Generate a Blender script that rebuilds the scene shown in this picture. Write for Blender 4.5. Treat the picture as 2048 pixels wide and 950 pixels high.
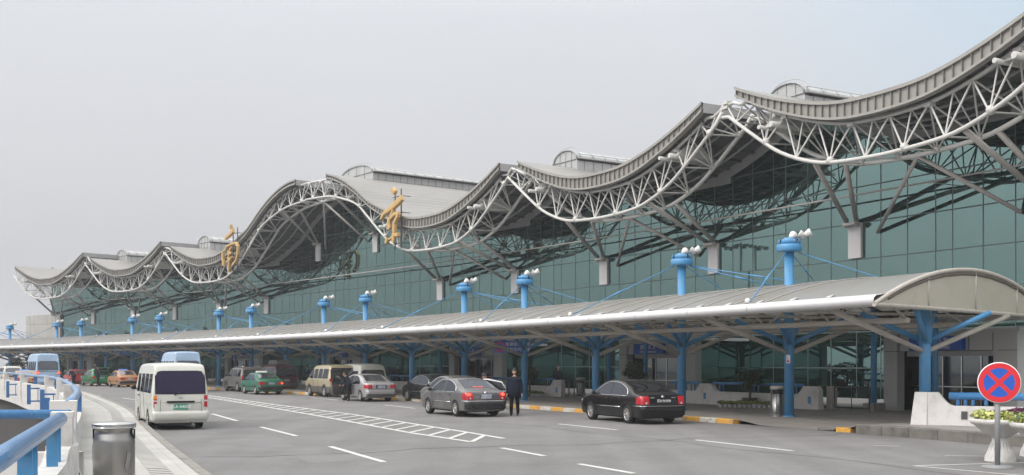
import bpy, bmesh, math, random
from mathutils import Vector, Matrix
R = math.radians
random.seed(7)
for o in list(bpy.data.objects): bpy.data.objects.remove(o)
SC = bpy.context.scene; COL = SC.collection

# ------------------------------------------------------------------ camera
cam = bpy.data.cameras.new("camera"); camo = bpy.data.objects.new("camera", cam); COL.objects.link(camo)
camo.location = (0, 0, 1.9); camo.rotation_euler = (R(90), 0, 0)
cam.sensor_width = 36; cam.lens = 2200.55/2048*36; cam.shift_y = 251.4/2048
cam.clip_start = 0.1; cam.clip_end = 4000
SC.camera = camo
# ------------------------------------------------------------------ sky: bright overcast
SUN_EL, SUN_AZ = 40, 236       # azimuth measured clockwise from +Y
w = bpy.data.worlds.new("World"); SC.world = w; w.use_nodes = True
nt = w.node_tree; nt.nodes.clear(); N = nt.nodes; Lk = nt.links
out = N.new('ShaderNodeOutputWorld'); bg = N.new('ShaderNodeBackground'); bg.inputs['Strength'].default_value = 0.1
sky = N.new('ShaderNodeTexSky'); sky.sky_type = 'NISHITA'; sky.sun_disc = False
sky.sun_elevation = R(SUN_EL); sky.sun_rotation = R(SUN_AZ); sky.air_density = 1.0; sky.dust_density = 6.0; sky.ozone_density = 1.0
tc = N.new('ShaderNodeTexCoord'); sep = N.new('ShaderNodeSeparateXYZ'); Lk.new(tc.outputs['Generated'], sep.inputs[0])
ramp = N.new('ShaderNodeValToRGB'); cr = ramp.color_ramp
cr.elements[0].position = 0.0; cr.elements[0].color = (.27, .27, .283, 1)
cr.elements[1].position = 1.0; cr.elements[1].color = (1.0, .99, .975, 1)
for p, c in ((.06, (.305, .305, .32, 1)), (.16, (.385, .387, .402, 1)), (.30, (.44, .45, .47, 1)), (.55, (.92, .91, .90, 1))):
    e = cr.elements.new(p); e.color = c
Lk.new(sep.outputs[2], ramp.inputs[0])
mul = N.new('ShaderNodeVectorMath'); mul.operation = 'SCALE'; mul.inputs['Scale'].default_value = 18.6
Lk.new(ramp.outputs[0], mul.inputs[0])
# a clearer, bluer patch of sky high on the right
dot = N.new('ShaderNodeVectorMath'); dot.operation = 'DOT_PRODUCT'; dot.inputs[1].default_value = (.62, .62, .48)
Lk.new(tc.outputs['Generated'], dot.inputs[0])
mr = N.new('ShaderNodeMapRange'); mr.inputs[1].default_value = .80; mr.inputs[2].default_value = 1.0; mr.inputs[3].default_value = 0; mr.inputs[4].default_value = 1
mr.interpolation_type = 'SMOOTHSTEP'; Lk.new(dot.outputs['Value'], mr.inputs[0])
cm = N.new('ShaderNodeMixRGB'); cm.blend_type = 'MULTIPLY'; cm.inputs[2].default_value = (.72, .92, 1.06, 1)
Lk.new(mr.outputs[0], cm.inputs[0]); Lk.new(mul.outputs[0], cm.inputs[1])
# sky brightened around the sun behind the camera, added to light beneath the canopy
d2 = N.new('ShaderNodeVectorMath'); d2.operation = 'DOT_PRODUCT'; d2.inputs[1].default_value = (-.72, -.48, .50); Lk.new(tc.outputs['Generated'], d2.inputs[0])
m2 = N.new('ShaderNodeMapRange'); m2.inputs[1].default_value = .15; m2.inputs[2].default_value = 1.0; m2.inputs[3].default_value = 1.0; m2.inputs[4].default_value = 2.3; m2.interpolation_type = 'SMOOTHSTEP'; Lk.new(d2.outputs['Value'], m2.inputs[0])
s0 = N.new('ShaderNodeVectorMath'); s0.operation = 'SCALE'; Lk.new(cm.outputs[0], s0.inputs[0]); Lk.new(m2.outputs[0], s0.inputs['Scale'])
nz = N.new('ShaderNodeTexNoise'); nz.inputs['Scale'].default_value = 2.2; nz.inputs['Detail'].default_value = 4
Lk.new(tc.outputs['Generated'], nz.inputs[0])
mrn = N.new('ShaderNodeMapRange'); mrn.inputs[3].default_value = .95; mrn.inputs[4].default_value = 1.05; Lk.new(nz.outputs[0], mrn.inputs[0])
sc2 = N.new('ShaderNodeVectorMath'); sc2.operation = 'SCALE'; Lk.new(s0.outputs[0], sc2.inputs[0]); Lk.new(mrn.outputs[0], sc2.inputs['Scale'])
mix = N.new('ShaderNodeMixRGB'); mix.inputs[0].default_value = .9
Lk.new(sky.outputs[0], mix.inputs[1]); Lk.new(sc2.outputs[0], mix.inputs[2])
Lk.new(mix.outputs[0], bg.inputs[0]); Lk.new(bg.outputs[0], out.inputs[0])
sun = bpy.data.lights.new("sun", 'SUN'); sun.energy = 1.3; sun.angle = R(14); sun.color = (1, .96, .9)
suno = bpy.data.objects.new("sun", sun); COL.objects.link(suno); suno.rotation_euler = (R(90-SUN_EL), 0, R(180-SUN_AZ))
SC.view_settings.view_transform = 'Standard'; SC.view_settings.look = 'None'; SC.view_settings.gamma = 1; SC.view_settings.exposure = 0
SC.view_settings.use_curve_mapping = False
SC.cycles.max_bounces = 6; SC.cycles.diffuse_bounces = 3; SC.cycles.glossy_bounces = 4; SC.cycles.transparent_max_bounces = 6
SC.cycles.volume_bounces = 0; SC.cycles.use_denoising = True

# ------------------------------------------------------------------ materials
def srgb(r, g, b):
    f = lambda c: (c/255/12.92) if c/255 <= .04045 else ((c/255+.055)/1.055)**2.4
    return (f(r), f(g), f(b))
def mat(name, col, rough=.6, metal=0, var=.12, scale=3.0, dirt=None, bump=0, bscale=40, spec=.5, emit=None, es=1, coat=0):
    m = bpy.data.materials.new(name); m.use_nodes = True; n = m.node_tree.nodes; l = m.node_tree.links
    b = n['Principled BSDF']; b.inputs['Roughness'].default_value = rough; b.inputs['Metallic'].default_value = metal
    b.inputs['Specular IOR Level'].default_value = spec
    if coat: b.inputs['Coat Weight'].default_value = coat; b.inputs['Coat Roughness'].default_value = .05
    t = n.new('ShaderNodeTexCoord'); z = n.new('ShaderNodeTexNoise'); z.inputs['Scale'].default_value = scale; z.inputs['Detail'].default_value = 6; z.inputs['Roughness'].default_value = .65
    l.new(t.outputs['Object'], z.inputs[0])
    mr = n.new('ShaderNodeMapRange'); mr.inputs[1].default_value = .25; mr.inputs[2].default_value = .75
    mr.inputs[3].default_value = 1-var; mr.inputs[4].default_value = 1+var; l.new(z.outputs[0], mr.inputs[0])
    s = n.new('ShaderNodeVectorMath'); s.operation = 'SCALE'; s.inputs[0].default_value = col; l.new(mr.outputs[0], s.inputs['Scale'])
    src = s.outputs[0]
    if dirt:
        z2 = n.new('ShaderNodeTexNoise'); z2.inputs['Scale'].default_value = dirt[1]; z2.inputs['Detail'].default_value = 8; z2.inputs['Roughness'].default_value = .7
        l.new(t.outputs['Object'], z2.inputs[0])
        m2 = n.new('ShaderNodeMapRange'); m2.inputs[1].default_value = dirt[2]; m2.inputs[2].default_value = dirt[3]; l.new(z2.outputs[0], m2.inputs[0])
        x = n.new('ShaderNodeMixRGB'); x.inputs[2].default_value = (*dirt[0], 1); l.new(m2.outputs[0], x.inputs[0]); l.new(src, x.inputs[1]); src = x.outputs[0]
    l.new(src, b.inputs['Base Color'])
    if bump:
        z3 = n.new('ShaderNodeTexNoise'); z3.inputs['Scale'].default_value = bscale; z3.inputs['Detail'].default_value = 4; l.new(t.outputs['Object'], z3.inputs[0])
        bp = n.new('ShaderNodeBump'); bp.inputs['Strength'].default_value = bump; bp.inputs['Distance'].default_value = .02
        l.new(z3.outputs[0], bp.inputs['Height']); l.new(bp.outputs[0], b.inputs['Normal'])
    if emit:
        b.inputs['Emission Color'].default_value = (*emit, 1); b.inputs['Emission Strength'].default_value = es
    return m
M = {}
M['asphalt'] = mat('asphalt', (.156, .151, .150), .85, var=.13, scale=38, dirt=((.118, .113, .111), .35, .40, .72), bump=.5, bscale=60)
def wear(m):      # long faint wheel tracks and a coarse salt-and-pepper grain
    n = m.node_tree.nodes; l = m.node_tree.links; b = n['Principled BSDF']; src = b.inputs['Base Color'].links[0].from_socket
    t = n.new('ShaderNodeTexCoord'); mp = n.new('ShaderNodeMapping'); mp.inputs['Rotation'].default_value = (0, 0, R(-27)); mp.inputs['Scale'].default_value = (1.1, .03, 1)
    l.new(t.outputs['Object'], mp.inputs[0]); z = n.new('ShaderNodeTexNoise'); z.inputs['Scale'].default_value = 1; z.inputs['Detail'].default_value = 3; l.new(mp.outputs[0], z.inputs[0])
    r = n.new('ShaderNodeMapRange'); r.inputs[1].default_value = .35; r.inputs[2].default_value = .65; r.inputs[3].default_value = .90; r.inputs[4].default_value = 1.06; l.new(z.outputs[0], r.inputs[0])
    z2 = n.new('ShaderNodeTexNoise'); z2.inputs['Scale'].default_value = 11; z2.inputs['Detail'].default_value = 8; z2.inputs['Roughness'].default_value = .85; l.new(t.outputs['Object'], z2.inputs[0])
    r2 = n.new('ShaderNodeMapRange'); r2.inputs[1].default_value = .35; r2.inputs[2].default_value = .65; r2.inputs[3].default_value = .84; r2.inputs[4].default_value = 1.14; l.new(z2.outputs[0], r2.inputs[0])
    q = n.new('ShaderNodeMath'); q.operation = 'MULTIPLY'; l.new(r.outputs[0], q.inputs[0]); l.new(r2.outputs[0], q.inputs[1])
    s = n.new('ShaderNodeVectorMath'); s.operation = 'SCALE'; l.new(src, s.inputs[0]); l.new(q.outputs[0], s.inputs['Scale']); l.new(s.outputs[0], b.inputs['Base Color'])
wear(M['asphalt'])
M['paving'] = mat('pale_tile', (.36, .35, .33), .7, var=.05, scale=20, dirt=((.30, .29, .27), 1.5, .5, .8))
M['grey_pave'] = mat('grey_paving', (.17, .155, .145), .8, var=.08, scale=12, dirt=((.11, .10, .095), .8, .45, .75))
M['kerb'] = mat('kerb_stone', (.22, .21, .19), .85, var=.15, scale=6, dirt=((.09, .085, .075), 3, .45, .7), bump=.3)
M['kerb_dk'] = mat('dark_kerb', (.15, .14, .125), .9, var=.25, scale=5, dirt=((.06, .056, .05), 2.5, .42, .68), bump=.4)  # darker kerb stone, blotched at random by noise
M['kerb_y'] = mat('kerb_yellow', (.52, .27, .04), .8, var=.15, scale=8, dirt=((.2, .17, .13), 6, .5, .68), bump=.3)
M['kerb_w'] = mat('kerb_white', (.45, .43, .38), .8, var=.12, scale=8, dirt=((.2, .18, .15), 6, .5, .68), bump=.3)
M['line'] = mat('road_paint', (.50, .50, .48), .7, var=.1, scale=14, dirt=((.25, .24, .23), 7, .50, .70))
M['seam'] = mat('tar_seam', (.05, .048, .045), .9, var=.2)
M['ground'] = mat('ground', (.065, .06, .055), .95, var=.2, scale=.05)
M['white'] = mat('white_render', (.52, .505, .49), .75, var=.06, scale=2, dirt=((.30, .28, .25), 1.7, .50, .78))
M['white_clean'] = mat('white_paint', (.50, .495, .50), .45, var=.04)
M['truss'] = mat('truss_paint', (.47, .46, .44), .45, var=.06, scale=4, dirt=((.33, .315, .29), 3, .6, .85))
M['strut'] = mat('strut_paint', (.36, .335, .315), .55, var=.1, scale=3)
M['steel'] = mat('cream_steel', (.40, .37, .33), .5, var=.08, scale=3, dirt=((.24, .21, .17), 4, .55, .8))
M['blue'] = mat('blue_paint', (.046, .215, .43), .4, var=.12, scale=2.5, dirt=((.12, .22, .31), 3.5, .46, .74))
M['blue_rail'] = mat('blue_rail_paint', (.045, .175, .38), .22, var=.14, scale=7, dirt=((.16, .26, .38), 9, .55, .75))
M['lamp_white'] = mat('lamp_white', (.58, .57, .55), .4)
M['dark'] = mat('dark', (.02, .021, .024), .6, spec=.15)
M['darkgrey'] = mat('dark_grey', (.07, .07, .072), .6, spec=.15)
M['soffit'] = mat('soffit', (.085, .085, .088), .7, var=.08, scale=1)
M['spandrel'] = mat('spandrel', (.30, .30, .30), .55, var=.05)
M['plate'] = mat('column_plate', (.46, .45, .45), .6, var=.03)
M['concrete'] = mat('concrete', (.33, .32, .30), .85, var=.08, scale=1.5, dirt=((.22, .21, .19), .8, .5, .8))
M['granite'] = mat('granite', (.42, .415, .41), .5, var=.06, scale=30)
M['shade_concrete'] = mat('shaded_concrete', (.04, .035, .032), .9, var=.2, scale=1)  # concrete darkened to stand for the shade below the deck
M['gold'] = mat('gold_paint', (.50, .33, .13), .45, metal=.15, var=.12, scale=3, dirt=((.30, .15, .05), 3, .5, .72))
M['gold_side'] = mat('gold_edge', (.22, .11, .04), .6)
M['inox'] = mat('brushed_steel', (.34, .33, .315), .32, metal=1, var=.2, scale=1.2)
M['inox_hi'] = mat('polished_steel', (.50, .50, .50), .2, metal=1, var=.04)
M['grey_pole'] = mat('grey_pole', (.20, .205, .21), .5, var=.1)
M['red'] = mat('sign_red', (.56, .02, .03), .4, var=.05)
M['signblue'] = mat('sign_blue', (.012, .085, .42), .4, var=.05)
M['signwhite'] = mat('sign_white', (.78, .78, .78), .5)
M['leaf'] = mat('leaf', (.045, .085, .03), .7, var=.45, scale=6)
M['leaf_dk'] = mat('dark_leaf', (.035, .06, .032), .7, var=.4, scale=5)
M['leaf_lt'] = mat('pale_leaf', (.22, .27, .06), .7, var=.35, scale=9)
M['flower_y'] = mat('yellow_flower', (.62, .60, .22), .7, var=.3, scale=12)
M['flower_p'] = mat('purple_flower', (.10, .012, .055), .7, var=.5, scale=12)
M['bark'] = mat('bark', (.07, .05, .035), .9, var=.3, scale=8)
M['soil'] = mat('soil', (.04, .03, .022), .95)
M['black'] = mat('black_plastic', (.018, .018, .02), .45, spec=.15)
M['rubber'] = mat('rubber', (.025, .025, .026), .85, var=.2, spec=.15)
M['alu'] = mat('alloy_rim', (.42, .41, .40), .35, metal=.7, var=.1)
M['under'] = mat('underbody', (.012, .012, .012), .9, spec=.15)
M['chrome'] = mat('chrome', (.72, .72, .72), .18, metal=1)
M['taillight'] = mat('tail_lens', (.36, .012, .02), .15, var=.15, spec=.6)
M['taillit'] = mat('lit_tail_lens', (.5, .02, .02), .2, emit=(1, .10, .04), es=2.2)
M['amber'] = mat('amber_lens', (.6, .17, .03), .2)
M['clearlens'] = mat('clear_lens', (.5, .5, .5), .15)
M['plate_g'] = mat('green_plate', (.03, .22, .14), .5)
M['plate_k'] = mat('dark_plate', (.02, .022, .03), .5)
M['plate_w'] = mat('pale_plate', (.45, .48, .58), .5)
M['skin'] = mat('skin', (.42, .24, .17), .6)
M['hair'] = mat('hair', (.018, .015, .014), .7)
M['coat'] = mat('dark_coat', (.010, .013, .024), .9, var=.2, spec=.15)
M['trouser'] = mat('dark_trousers', (.011, .011, .013), .9, spec=.15)
M['brown_lt'] = mat('underside_beam', (.12, .10, .085), .7)
M['canopy_glass'] = mat('weathered_glazing', (.30, .30, .292), .35, var=.07, scale=1.2, dirt=((.27, .25, .205), .35, .46, .72))
M['gable'] = mat('gable_glazing', (.62, .59, .50), .4, var=.06, scale=1, dirt=((.52, .46, .34), .9, .5, .75))
def translucent(m, f):
    n = m.node_tree.nodes; l = m.node_tree.links; b = n['Principled BSDF']; o = [q for q in n if q.type == 'OUTPUT_MATERIAL'][0]
    t = n.new('ShaderNodeBsdfTranslucent'); x = n.new('ShaderNodeMixShader'); x.inputs[0].default_value = f
    l.new(b.inputs['Base Color'].links[0].from_socket, t.inputs[0]); l.new(b.outputs[0], x.inputs[1]); l.new(t.outputs[0], x.inputs[2]); l.new(x.outputs[0], o.inputs[0])
translucent(M['canopy_glass'], .33); translucent(M['gable'], .4)
def glassmat(name, col, rough=.03, darkmix=.15, base=(.01, .02, .02), wave=0):
    m = bpy.data.materials.new(name); m.use_nodes = True; n = m.node_tree.nodes; l = m.node_tree.links; n.clear()
    o = n.new('ShaderNodeOutputMaterial'); g = n.new('ShaderNodeBsdfGlossy'); d = n.new('ShaderNodeBsdfDiffuse'); x = n.new('ShaderNodeMixShader')
    t = n.new('ShaderNodeTexCoord'); z = n.new('ShaderNodeTexNoise'); z.inputs['Scale'].default_value = .25; z.inputs['Detail'].default_value = 3
    l.new(t.outputs['Object'], z.inputs[0])
    mr = n.new('ShaderNodeMapRange'); mr.inputs[3].default_value = .9; mr.inputs[4].default_value = 1.1; l.new(z.outputs[0], mr.inputs[0])
    s = n.new('ShaderNodeVectorMath'); s.operation = 'SCALE'; s.inputs[0].default_value = col; l.new(mr.outputs[0], s.inputs['Scale'])
    l.new(s.outputs[0], g.inputs['Color']); g.inputs['Roughness'].default_value = rough
    d.inputs['Color'].default_value = (*base, 1); x.inputs[0].default_value = darkmix
    if wave:
        z3 = n.new('ShaderNodeTexNoise'); z3.inputs['Scale'].default_value = .6; l.new(t.outputs['Object'], z3.inputs[0])
        bp = n.new('ShaderNodeBump'); bp.inputs['Strength'].default_value = wave; bp.inputs['Distance'].default_value = .02
        l.new(z3.outputs[0], bp.inputs['Height']); l.new(bp.outputs[0], g.inputs['Normal'])
    l.new(g.outputs[0], x.inputs[1]); l.new(d.outputs[0], x.inputs[2]); l.new(x.outputs[0], o.inputs[0])
    return m
M['glass'] = glassmat('teal_mirror_glass', (.155, .240, .225), .01, .10, (.03, .07, .062), .03)
M['door_glass'] = glassmat('door_glass', (.16, .17, .17), .05, .3, (.03, .03, .03))
M['tint'] = glassmat('tinted_window', (.19, .20, .225), .04, .3, (.02, .02, .022))
M['tint_lt'] = glassmat('pale_window', (.34, .36, .38), .05, .3, (.05, .05, .055))
M['tint_pu'] = glassmat('purple_window', (.055, .05, .085), .08, .4, (.028, .022, .05))
def seam_mat(name, c1, c2, freq, rough=.5, metal=.2):
    """sheet-metal roofing: standing seams running up the slope, from the UV map (u = metres across, v = metres up)"""
    m = bpy.data.materials.new(name); m.use_nodes = True; n = m.node_tree.nodes; l = m.node_tree.links
    b = n['Principled BSDF']; b.inputs['Roughness'].default_value = rough; b.inputs['Metallic'].default_value = metal
    uv = n.new('ShaderNodeUVMap'); uv.uv_map = 'uv'; sp = n.new('ShaderNodeSeparateXYZ'); l.new(uv.outputs[0], sp.inputs[0])
    mu = n.new('ShaderNodeMath'); mu.operation = 'MULTIPLY'; mu.inputs[1].default_value = freq; l.new(sp.outputs[0], mu.inputs[0])
    fr = n.new('ShaderNodeMath'); fr.operation = 'FRACT'; l.new(mu.outputs[0], fr.inputs[0])
    lt = n.new('ShaderNodeMath'); lt.operation = 'LESS_THAN'; lt.inputs[1].default_value = .12; l.new(fr.outputs[0], lt.inputs[0])
    z = n.new('ShaderNodeTexNoise'); z.inputs['Scale'].default_value = .5; z.inputs['Detail'].default_value = 7; z.inputs['Roughness'].default_value = .7
    mp = n.new('ShaderNodeMapping'); mp.inputs['Scale'].default_value = (3, .5, 1); l.new(uv.outputs[0], mp.inputs[0]); l.new(mp.outputs[0], z.inputs[0])
    mr = n.new('ShaderNodeMapRange'); mr.inputs[1].default_value = .3; mr.inputs[2].default_value = .7; mr.inputs[3].default_value = .85; mr.inputs[4].default_value = 1.12; l.new(z.outputs[0], mr.inputs[0])
    x = n.new('ShaderNodeMixRGB'); x.inputs[1].default_value = (*c1, 1); x.inputs[2].default_value = (*c2, 1); l.new(lt.outputs[0], x.inputs[0])
    s = n.new('ShaderNodeVectorMath'); s.operation = 'SCALE'; l.new(x.outputs[0], s.inputs[0]); l.new(mr.outputs[0], s.inputs['Scale'])
    l.new(s.outputs[0], b.inputs['Base Color'])
    return m
M['roof'] = seam_mat('standing_seam_roof', (.25, .24, .225), (.17, .16, .15), 1.6)
M['skylight'] = seam_mat('skylight_panels', (.40, .405, .40), (.20, .20, .20), 1.0, .4)
def tilemat(name, c1, c2, sx, sy, mortar, rough=.7):
    m = bpy.data.materials.new(name); m.use_nodes = True; n = m.node_tree.nodes; l = m.node_tree.links
    b = n['Principled BSDF']; b.inputs['Roughness'].default_value = rough
    uv = n.new('ShaderNodeUVMap'); uv.uv_map = 'uv'; br = n.new('ShaderNodeTexBrick'); br.offset = 0
    br.inputs['Color1'].default_value = (*c1, 1); br.inputs['Color2'].default_value = (*c2, 1); br.inputs['Mortar'].default_value = (*mortar, 1)
    br.inputs['Scale'].default_value = 1; br.inputs['Brick Width'].default_value = sx; br.inputs['Row Height'].default_value = sy; br.inputs['Mortar Size'].default_value = .012
    l.new(uv.outputs[0], br.inputs[0])
    z = n.new('ShaderNodeTexNoise'); z.inputs['Scale'].default_value = .8; z.inputs['Detail'].default_value = 7; l.new(uv.outputs[0], z.inputs[0])
    mr = n.new('ShaderNodeMapRange'); mr.inputs[1].default_value = .3; mr.inputs[2].default_value = .7; mr.inputs[3].default_value = .82; mr.inputs[4].default_value = 1.1; l.new(z.outputs[0], mr.inputs[0])
    s = n.new('ShaderNodeVectorMath'); s.operation = 'SCALE'; l.new(br.outputs[0], s.inputs[0]); l.new(mr.outputs[0], s.inputs['Scale']); l.new(s.outputs[0], b.inputs['Base Color'])
    return m
M['tiles_pale'] = tilemat('pale_paving_tiles', (.37, .358, .335), (.335, .325, .305), .4, .4, (.30, .29, .27))
M['tiles_grey'] = tilemat('grey_paving_slabs', (.23, .21, .195), (.205, .19, .175), .6, .6, (.125, .115, .105))

# ------------------------------------------------------------------ mesh helpers
WL = {}
class MB:
    def __init__(s): s.v = []; s.f = []; s.m = []; s.sm = []; s.uv = []
    def add(s, vs, fs, m=0, smooth=False, uvs=None):
        k = len(s.v); s.v += [tuple(v) for v in vs]
        for f in fs:
            s.f.append([i+k for i in f]); s.m.append(m); s.sm.append(smooth)
            s.uv.append([uvs[i] for i in f] if uvs else [(0, 0)]*len(f))
        return s
    def box(s, c, d, rz=0, m=0, M4=None):
        hx, hy, hz = d[0]/2, d[1]/2, d[2]/2
        T = M4 if M4 is not None else Matrix.Translation(c) @ Matrix.Rotation(rz, 4, 'Z')
        P = [T @ Vector((x*hx, y*hy, z*hz)) for z in (-1, 1) for y in (-1, 1) for x in (-1, 1)]
        s.add(P, [(0, 2, 3, 1), (4, 5, 7, 6), (0, 1, 5, 4), (2, 6, 7, 3), (0, 4, 6, 2), (1, 3, 7, 5)], m); return s
    def bar(s, a, b, wd, ht, up=(0, 0, 1), m=0):
        a = Vector(a); b = Vector(b); d = b-a; L = d.length
        if L < 1e-6: return s
        x = d/L; u = Vector(up); y = u.cross(x)
        if y.length < 1e-4: y = Vector((1, 0, 0)).cross(x)
        y.normalize(); z = x.cross(y)
        T = Matrix((( x.x, y.x, z.x, (a.x+b.x)/2), (x.y, y.y, z.y, (a.y+b.y)/2), (x.z, y.z, z.z, (a.z+b.z)/2), (0, 0, 0, 1)))
        return s.box(None, (L, wd, ht), M4=T, m=m)
    def tube(s, pts, r, n=8, m=0, smooth=True, caps=True):
        pts = [Vector(p) for p in pts]; rs = r if isinstance(r, (list, tuple)) else [r]*len(pts)
        vs = []; fs = []; prev = None
        for i, p in enumerate(pts):
            d = (pts[min(i+1, len(pts)-1)]-pts[max(i-1, 0)])
            if d.length < 1e-9: d = Vector((0, 0, 1))
            d.normalize()
            if prev is None:
                a = d.cross(Vector((0, 0, 1)));
                if a.length < 1e-3: a = d.cross(Vector((1, 0, 0)))
            else: a = prev-d*prev.dot(d)
            a.normalize(); prev = a; b = d.cross(a)
            for j in range(n):
                t = 2*math.pi*j/n; vs.append(p+(a*math.cos(t)+b*math.sin(t))*rs[i])
        for i in range(len(pts)-1):
            for j in range(n):
                fs.append((i*n+j, i*n+(j+1) % n, (i+1)*n+(j+1) % n, (i+1)*n+j))
        s.add(vs, fs, m, smooth)
        if caps:
            k = len(s.v)-len(vs)
            for c, rev in ((0, 1), (len(pts)-1, 0)):
                f = [k+c*n+j for j in range(n)]
                if not rev: pass
                else: f = f[::-1]
                s.f.append(f); s.m.append(m); s.sm.append(False); s.uv.append([(0, 0)]*n)
        return s
    def lathe(s, prof, c=(0, 0, 0), n=24, m=0, smooth=True, T=None, a0=0, a1=2*math.pi):
        vs = []; fs = []; full = abs(a1-a0-2*math.pi) < 1e-6; nn = n if full else n+1
        for r, z in prof:
            for j in range(nn):
                t = a0+(a1-a0)*j/n; v = Vector((r*math.cos(t), r*math.sin(t), z)); v = (T @ v) if T else v
                vs.append(v+Vector(c))
        for i in range(len(prof)-1):
            for j in range(n):
                j2 = (j+1) % nn
                fs.append((i*nn+j, i*nn+j2, (i+1)*nn+j2, (i+1)*nn+j))
        s.add(vs, fs, m, smooth); return s
    def ball(s, c, r, n=10, k=6, m=0, sq=(1, 1, 1), T=None):
        prof = [(math.sin(math.pi*i/k), -math.cos(math.pi*i/k)) for i in range(k+1)]
        S = Matrix.Diagonal((sq[0]*r, sq[1]*r, sq[2]*r, 1)); T2 = (T @ S) if T else S
        return s.lathe([(max(a, 1e-4), b) for a, b in prof], c, n, m, True, T2)
    def grid(s, P, m=0, smooth=True, closed=False, uv=None):
        """P[i][j] grid of points"""
        ni = len(P); nj = len(P[0]); vs = [p for row in P for p in row]; us = [q for row in uv for q in row] if uv else None
        fs = [(i*nj+j, (i+1)*nj+j, (i+1)*nj+(j+1) % nj, i*nj+(j+1) % nj) for i in range(ni-1) for j in range(nj if closed else nj-1)]
        s.add(vs, fs, m, smooth, us); return s
    def prism(s, poly, h0, h1, m=0, T=None):
        """poly: list of (x, y); extruded from z=h0 to z=h1 (T maps to place)"""
        n = len(poly); vs = [Vector((x, y, z)) for z in (h0, h1) for x, y in poly]
        if T: vs = [T @ v for v in vs]
        s.add(vs, [tuple(range(n))[::-1], tuple(range(n, 2*n))] + [(i, (i+1) % n, n+(i+1) % n, n+i) for i in range(n)], m); return s
    def build(s, name, mats, parent=None, world=False, loc=(0, 0, 0), fixn=False):
        me = bpy.data.meshes.new(name); me.from_pydata(s.v, [], s.f)
        if not isinstance(mats, (list, tuple)): mats = [mats]
        for k in mats: me.materials.append(M[k] if isinstance(k, str) else k)
        me.polygons.foreach_set('material_index', s.m); me.polygons.foreach_set('use_smooth', s.sm)
        if any(q != (0, 0) for u in s.uv for q in u):
            ul = me.uv_layers.new(name='uv'); ul.data.foreach_set('uv', [c for u in s.uv for q in u for c in q])
        me.update()
        if fixn:
            bm = bmesh.new(); bm.from_mesh(me); bmesh.ops.remove_doubles(bm, verts=bm.verts, dist=1e-5)
            bmesh.ops.recalc_face_normals(bm, faces=bm.faces); bm.to_mesh(me); bm.free()
        o = bpy.data.objects.new(name, me); COL.objects.link(o)
        if parent is not None: o.parent = parent
        base = WL.get(parent.name, Vector((0, 0, 0))) if parent is not None else Vector((0, 0, 0))
        o.location = (-base if world else Vector((0, 0, 0)))+Vector(loc)
        WL[o.name] = Vector((0, 0, 0)) if world else base+Vector(loc)
        return o
def empty(name, loc=(0, 0, 0), rz=0):
    o = bpy.data.objects.new(name, None); COL.objects.link(o); o.location = loc; o.rotation_euler.z = rz; WL[o.name] = Vector(loc); return o
def tag(o, label=None, cat=None, group=None, kind=None):
    if label: o['label'] = label
    if cat: o['category'] = cat
    if group: o['group'] = group
    if kind: o['kind'] = kind
    return o
def struct(o): o['kind'] = 'structure'; return o
KIDS = {}
def copy_tree(o, parent=None):
    c = o.copy(); COL.objects.link(c)
    if parent is not None: c.parent = parent
    for k in ('label',):
        pass
    for ch in list(o.children): copy_tree(ch, c)
    return c
DG = lambda: bpy.context.evaluated_depsgraph_get()
def text(s, size, name, material, parent, Mt, ext=.004, align='CENTER', bold=0, sx=1):
    cu = bpy.data.curves.new(name, 'FONT'); cu.body = s; cu.size = size; cu.align_x = align; cu.align_y = 'CENTER'; cu.extrude = ext; cu.offset = bold; cu.resolution_u = 2
    t = bpy.data.objects.new('tmp_text', cu); COL.objects.link(t); bpy.context.view_layer.update()
    me = bpy.data.meshes.new_from_object(t.evaluated_get(DG())); bpy.data.objects.remove(t); bpy.data.curves.remove(cu)
    me.materials.clear(); me.materials.append(M[material]); me.name = name
    o = bpy.data.objects.new(name, me); COL.objects.link(o); o.parent = parent; me.transform(Mt @ Matrix.Diagonal((sx, 1, 1, 1))); return o

# ------------------------------------------------------------------ the curved plan everything follows
CX, CY = -283.481, -115.147          # centre of the arcs
RB, U0, DU = 343.033, .508115, .0295224      # glass facade: radius, angle of bay line 0, bay angle
RC, T0, DT = 331.462, .465339, .0189302      # canopy column row
def pol(t, r, z=0): return Vector((CX+r*math.cos(t), CY+r*math.sin(t), z))
def B(i, d, z): return pol(U0+DU*i, RB-d, z)            # i = bay number, d = metres in front of the glass
def C(k, r, z): return pol(T0+DT*k, r, z)               # k = canopy bay number
def interp(tab, x):
    if x <= tab[0][0]: return tab[0][1]
    for (a, b), (c, d) in zip(tab, tab[1:]):
        if x <= c: return b+(d-b)*(x-a)/(c-a)
    return tab[-1][1]
def smooth_interp(tab, x):
    """Catmull-Rom through the table"""
    if x <= tab[0][0]: return tab[0][1]
    if x >= tab[-1][0]: return tab[-1][1]
    for k in range(len(tab)-1):
        if x <= tab[k+1][0]:
            x0, y0 = tab[k]; x1, y1 = tab[k+1]; h = x1-x0; t = (x-x0)/h
            xm, ym = tab[k-1] if k > 0 else (2*x0-x1, y0 if k == 0 and tab[0][0] == 0 else 2*y0-y1)
            xp, yp = tab[k+2] if k+2 < len(tab) else (2*x1-x0, 2*y1-y0)
            m0 = (y1-ym)/(x1-xm)*h; m1 = (yp-y0)/(xp-x0)*h
            return (2*t**3-3*t**2+1)*y0+(t**3-2*t**2+t)*m0+(-2*t**3+3*t**2)*y1+(t**3-t**2)*m1
# ================================================================== GROUND, ROAD, PAVEMENTS
GZ = -6.5
g = MB(); n = 40; S = 1900
g.grid([[(-S+2*S*i/n, -S+2*S*j/n, GZ) for j in range(n+1)] for i in range(n+1)], smooth=False); struct(g.build('ground', 'ground'))
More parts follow.
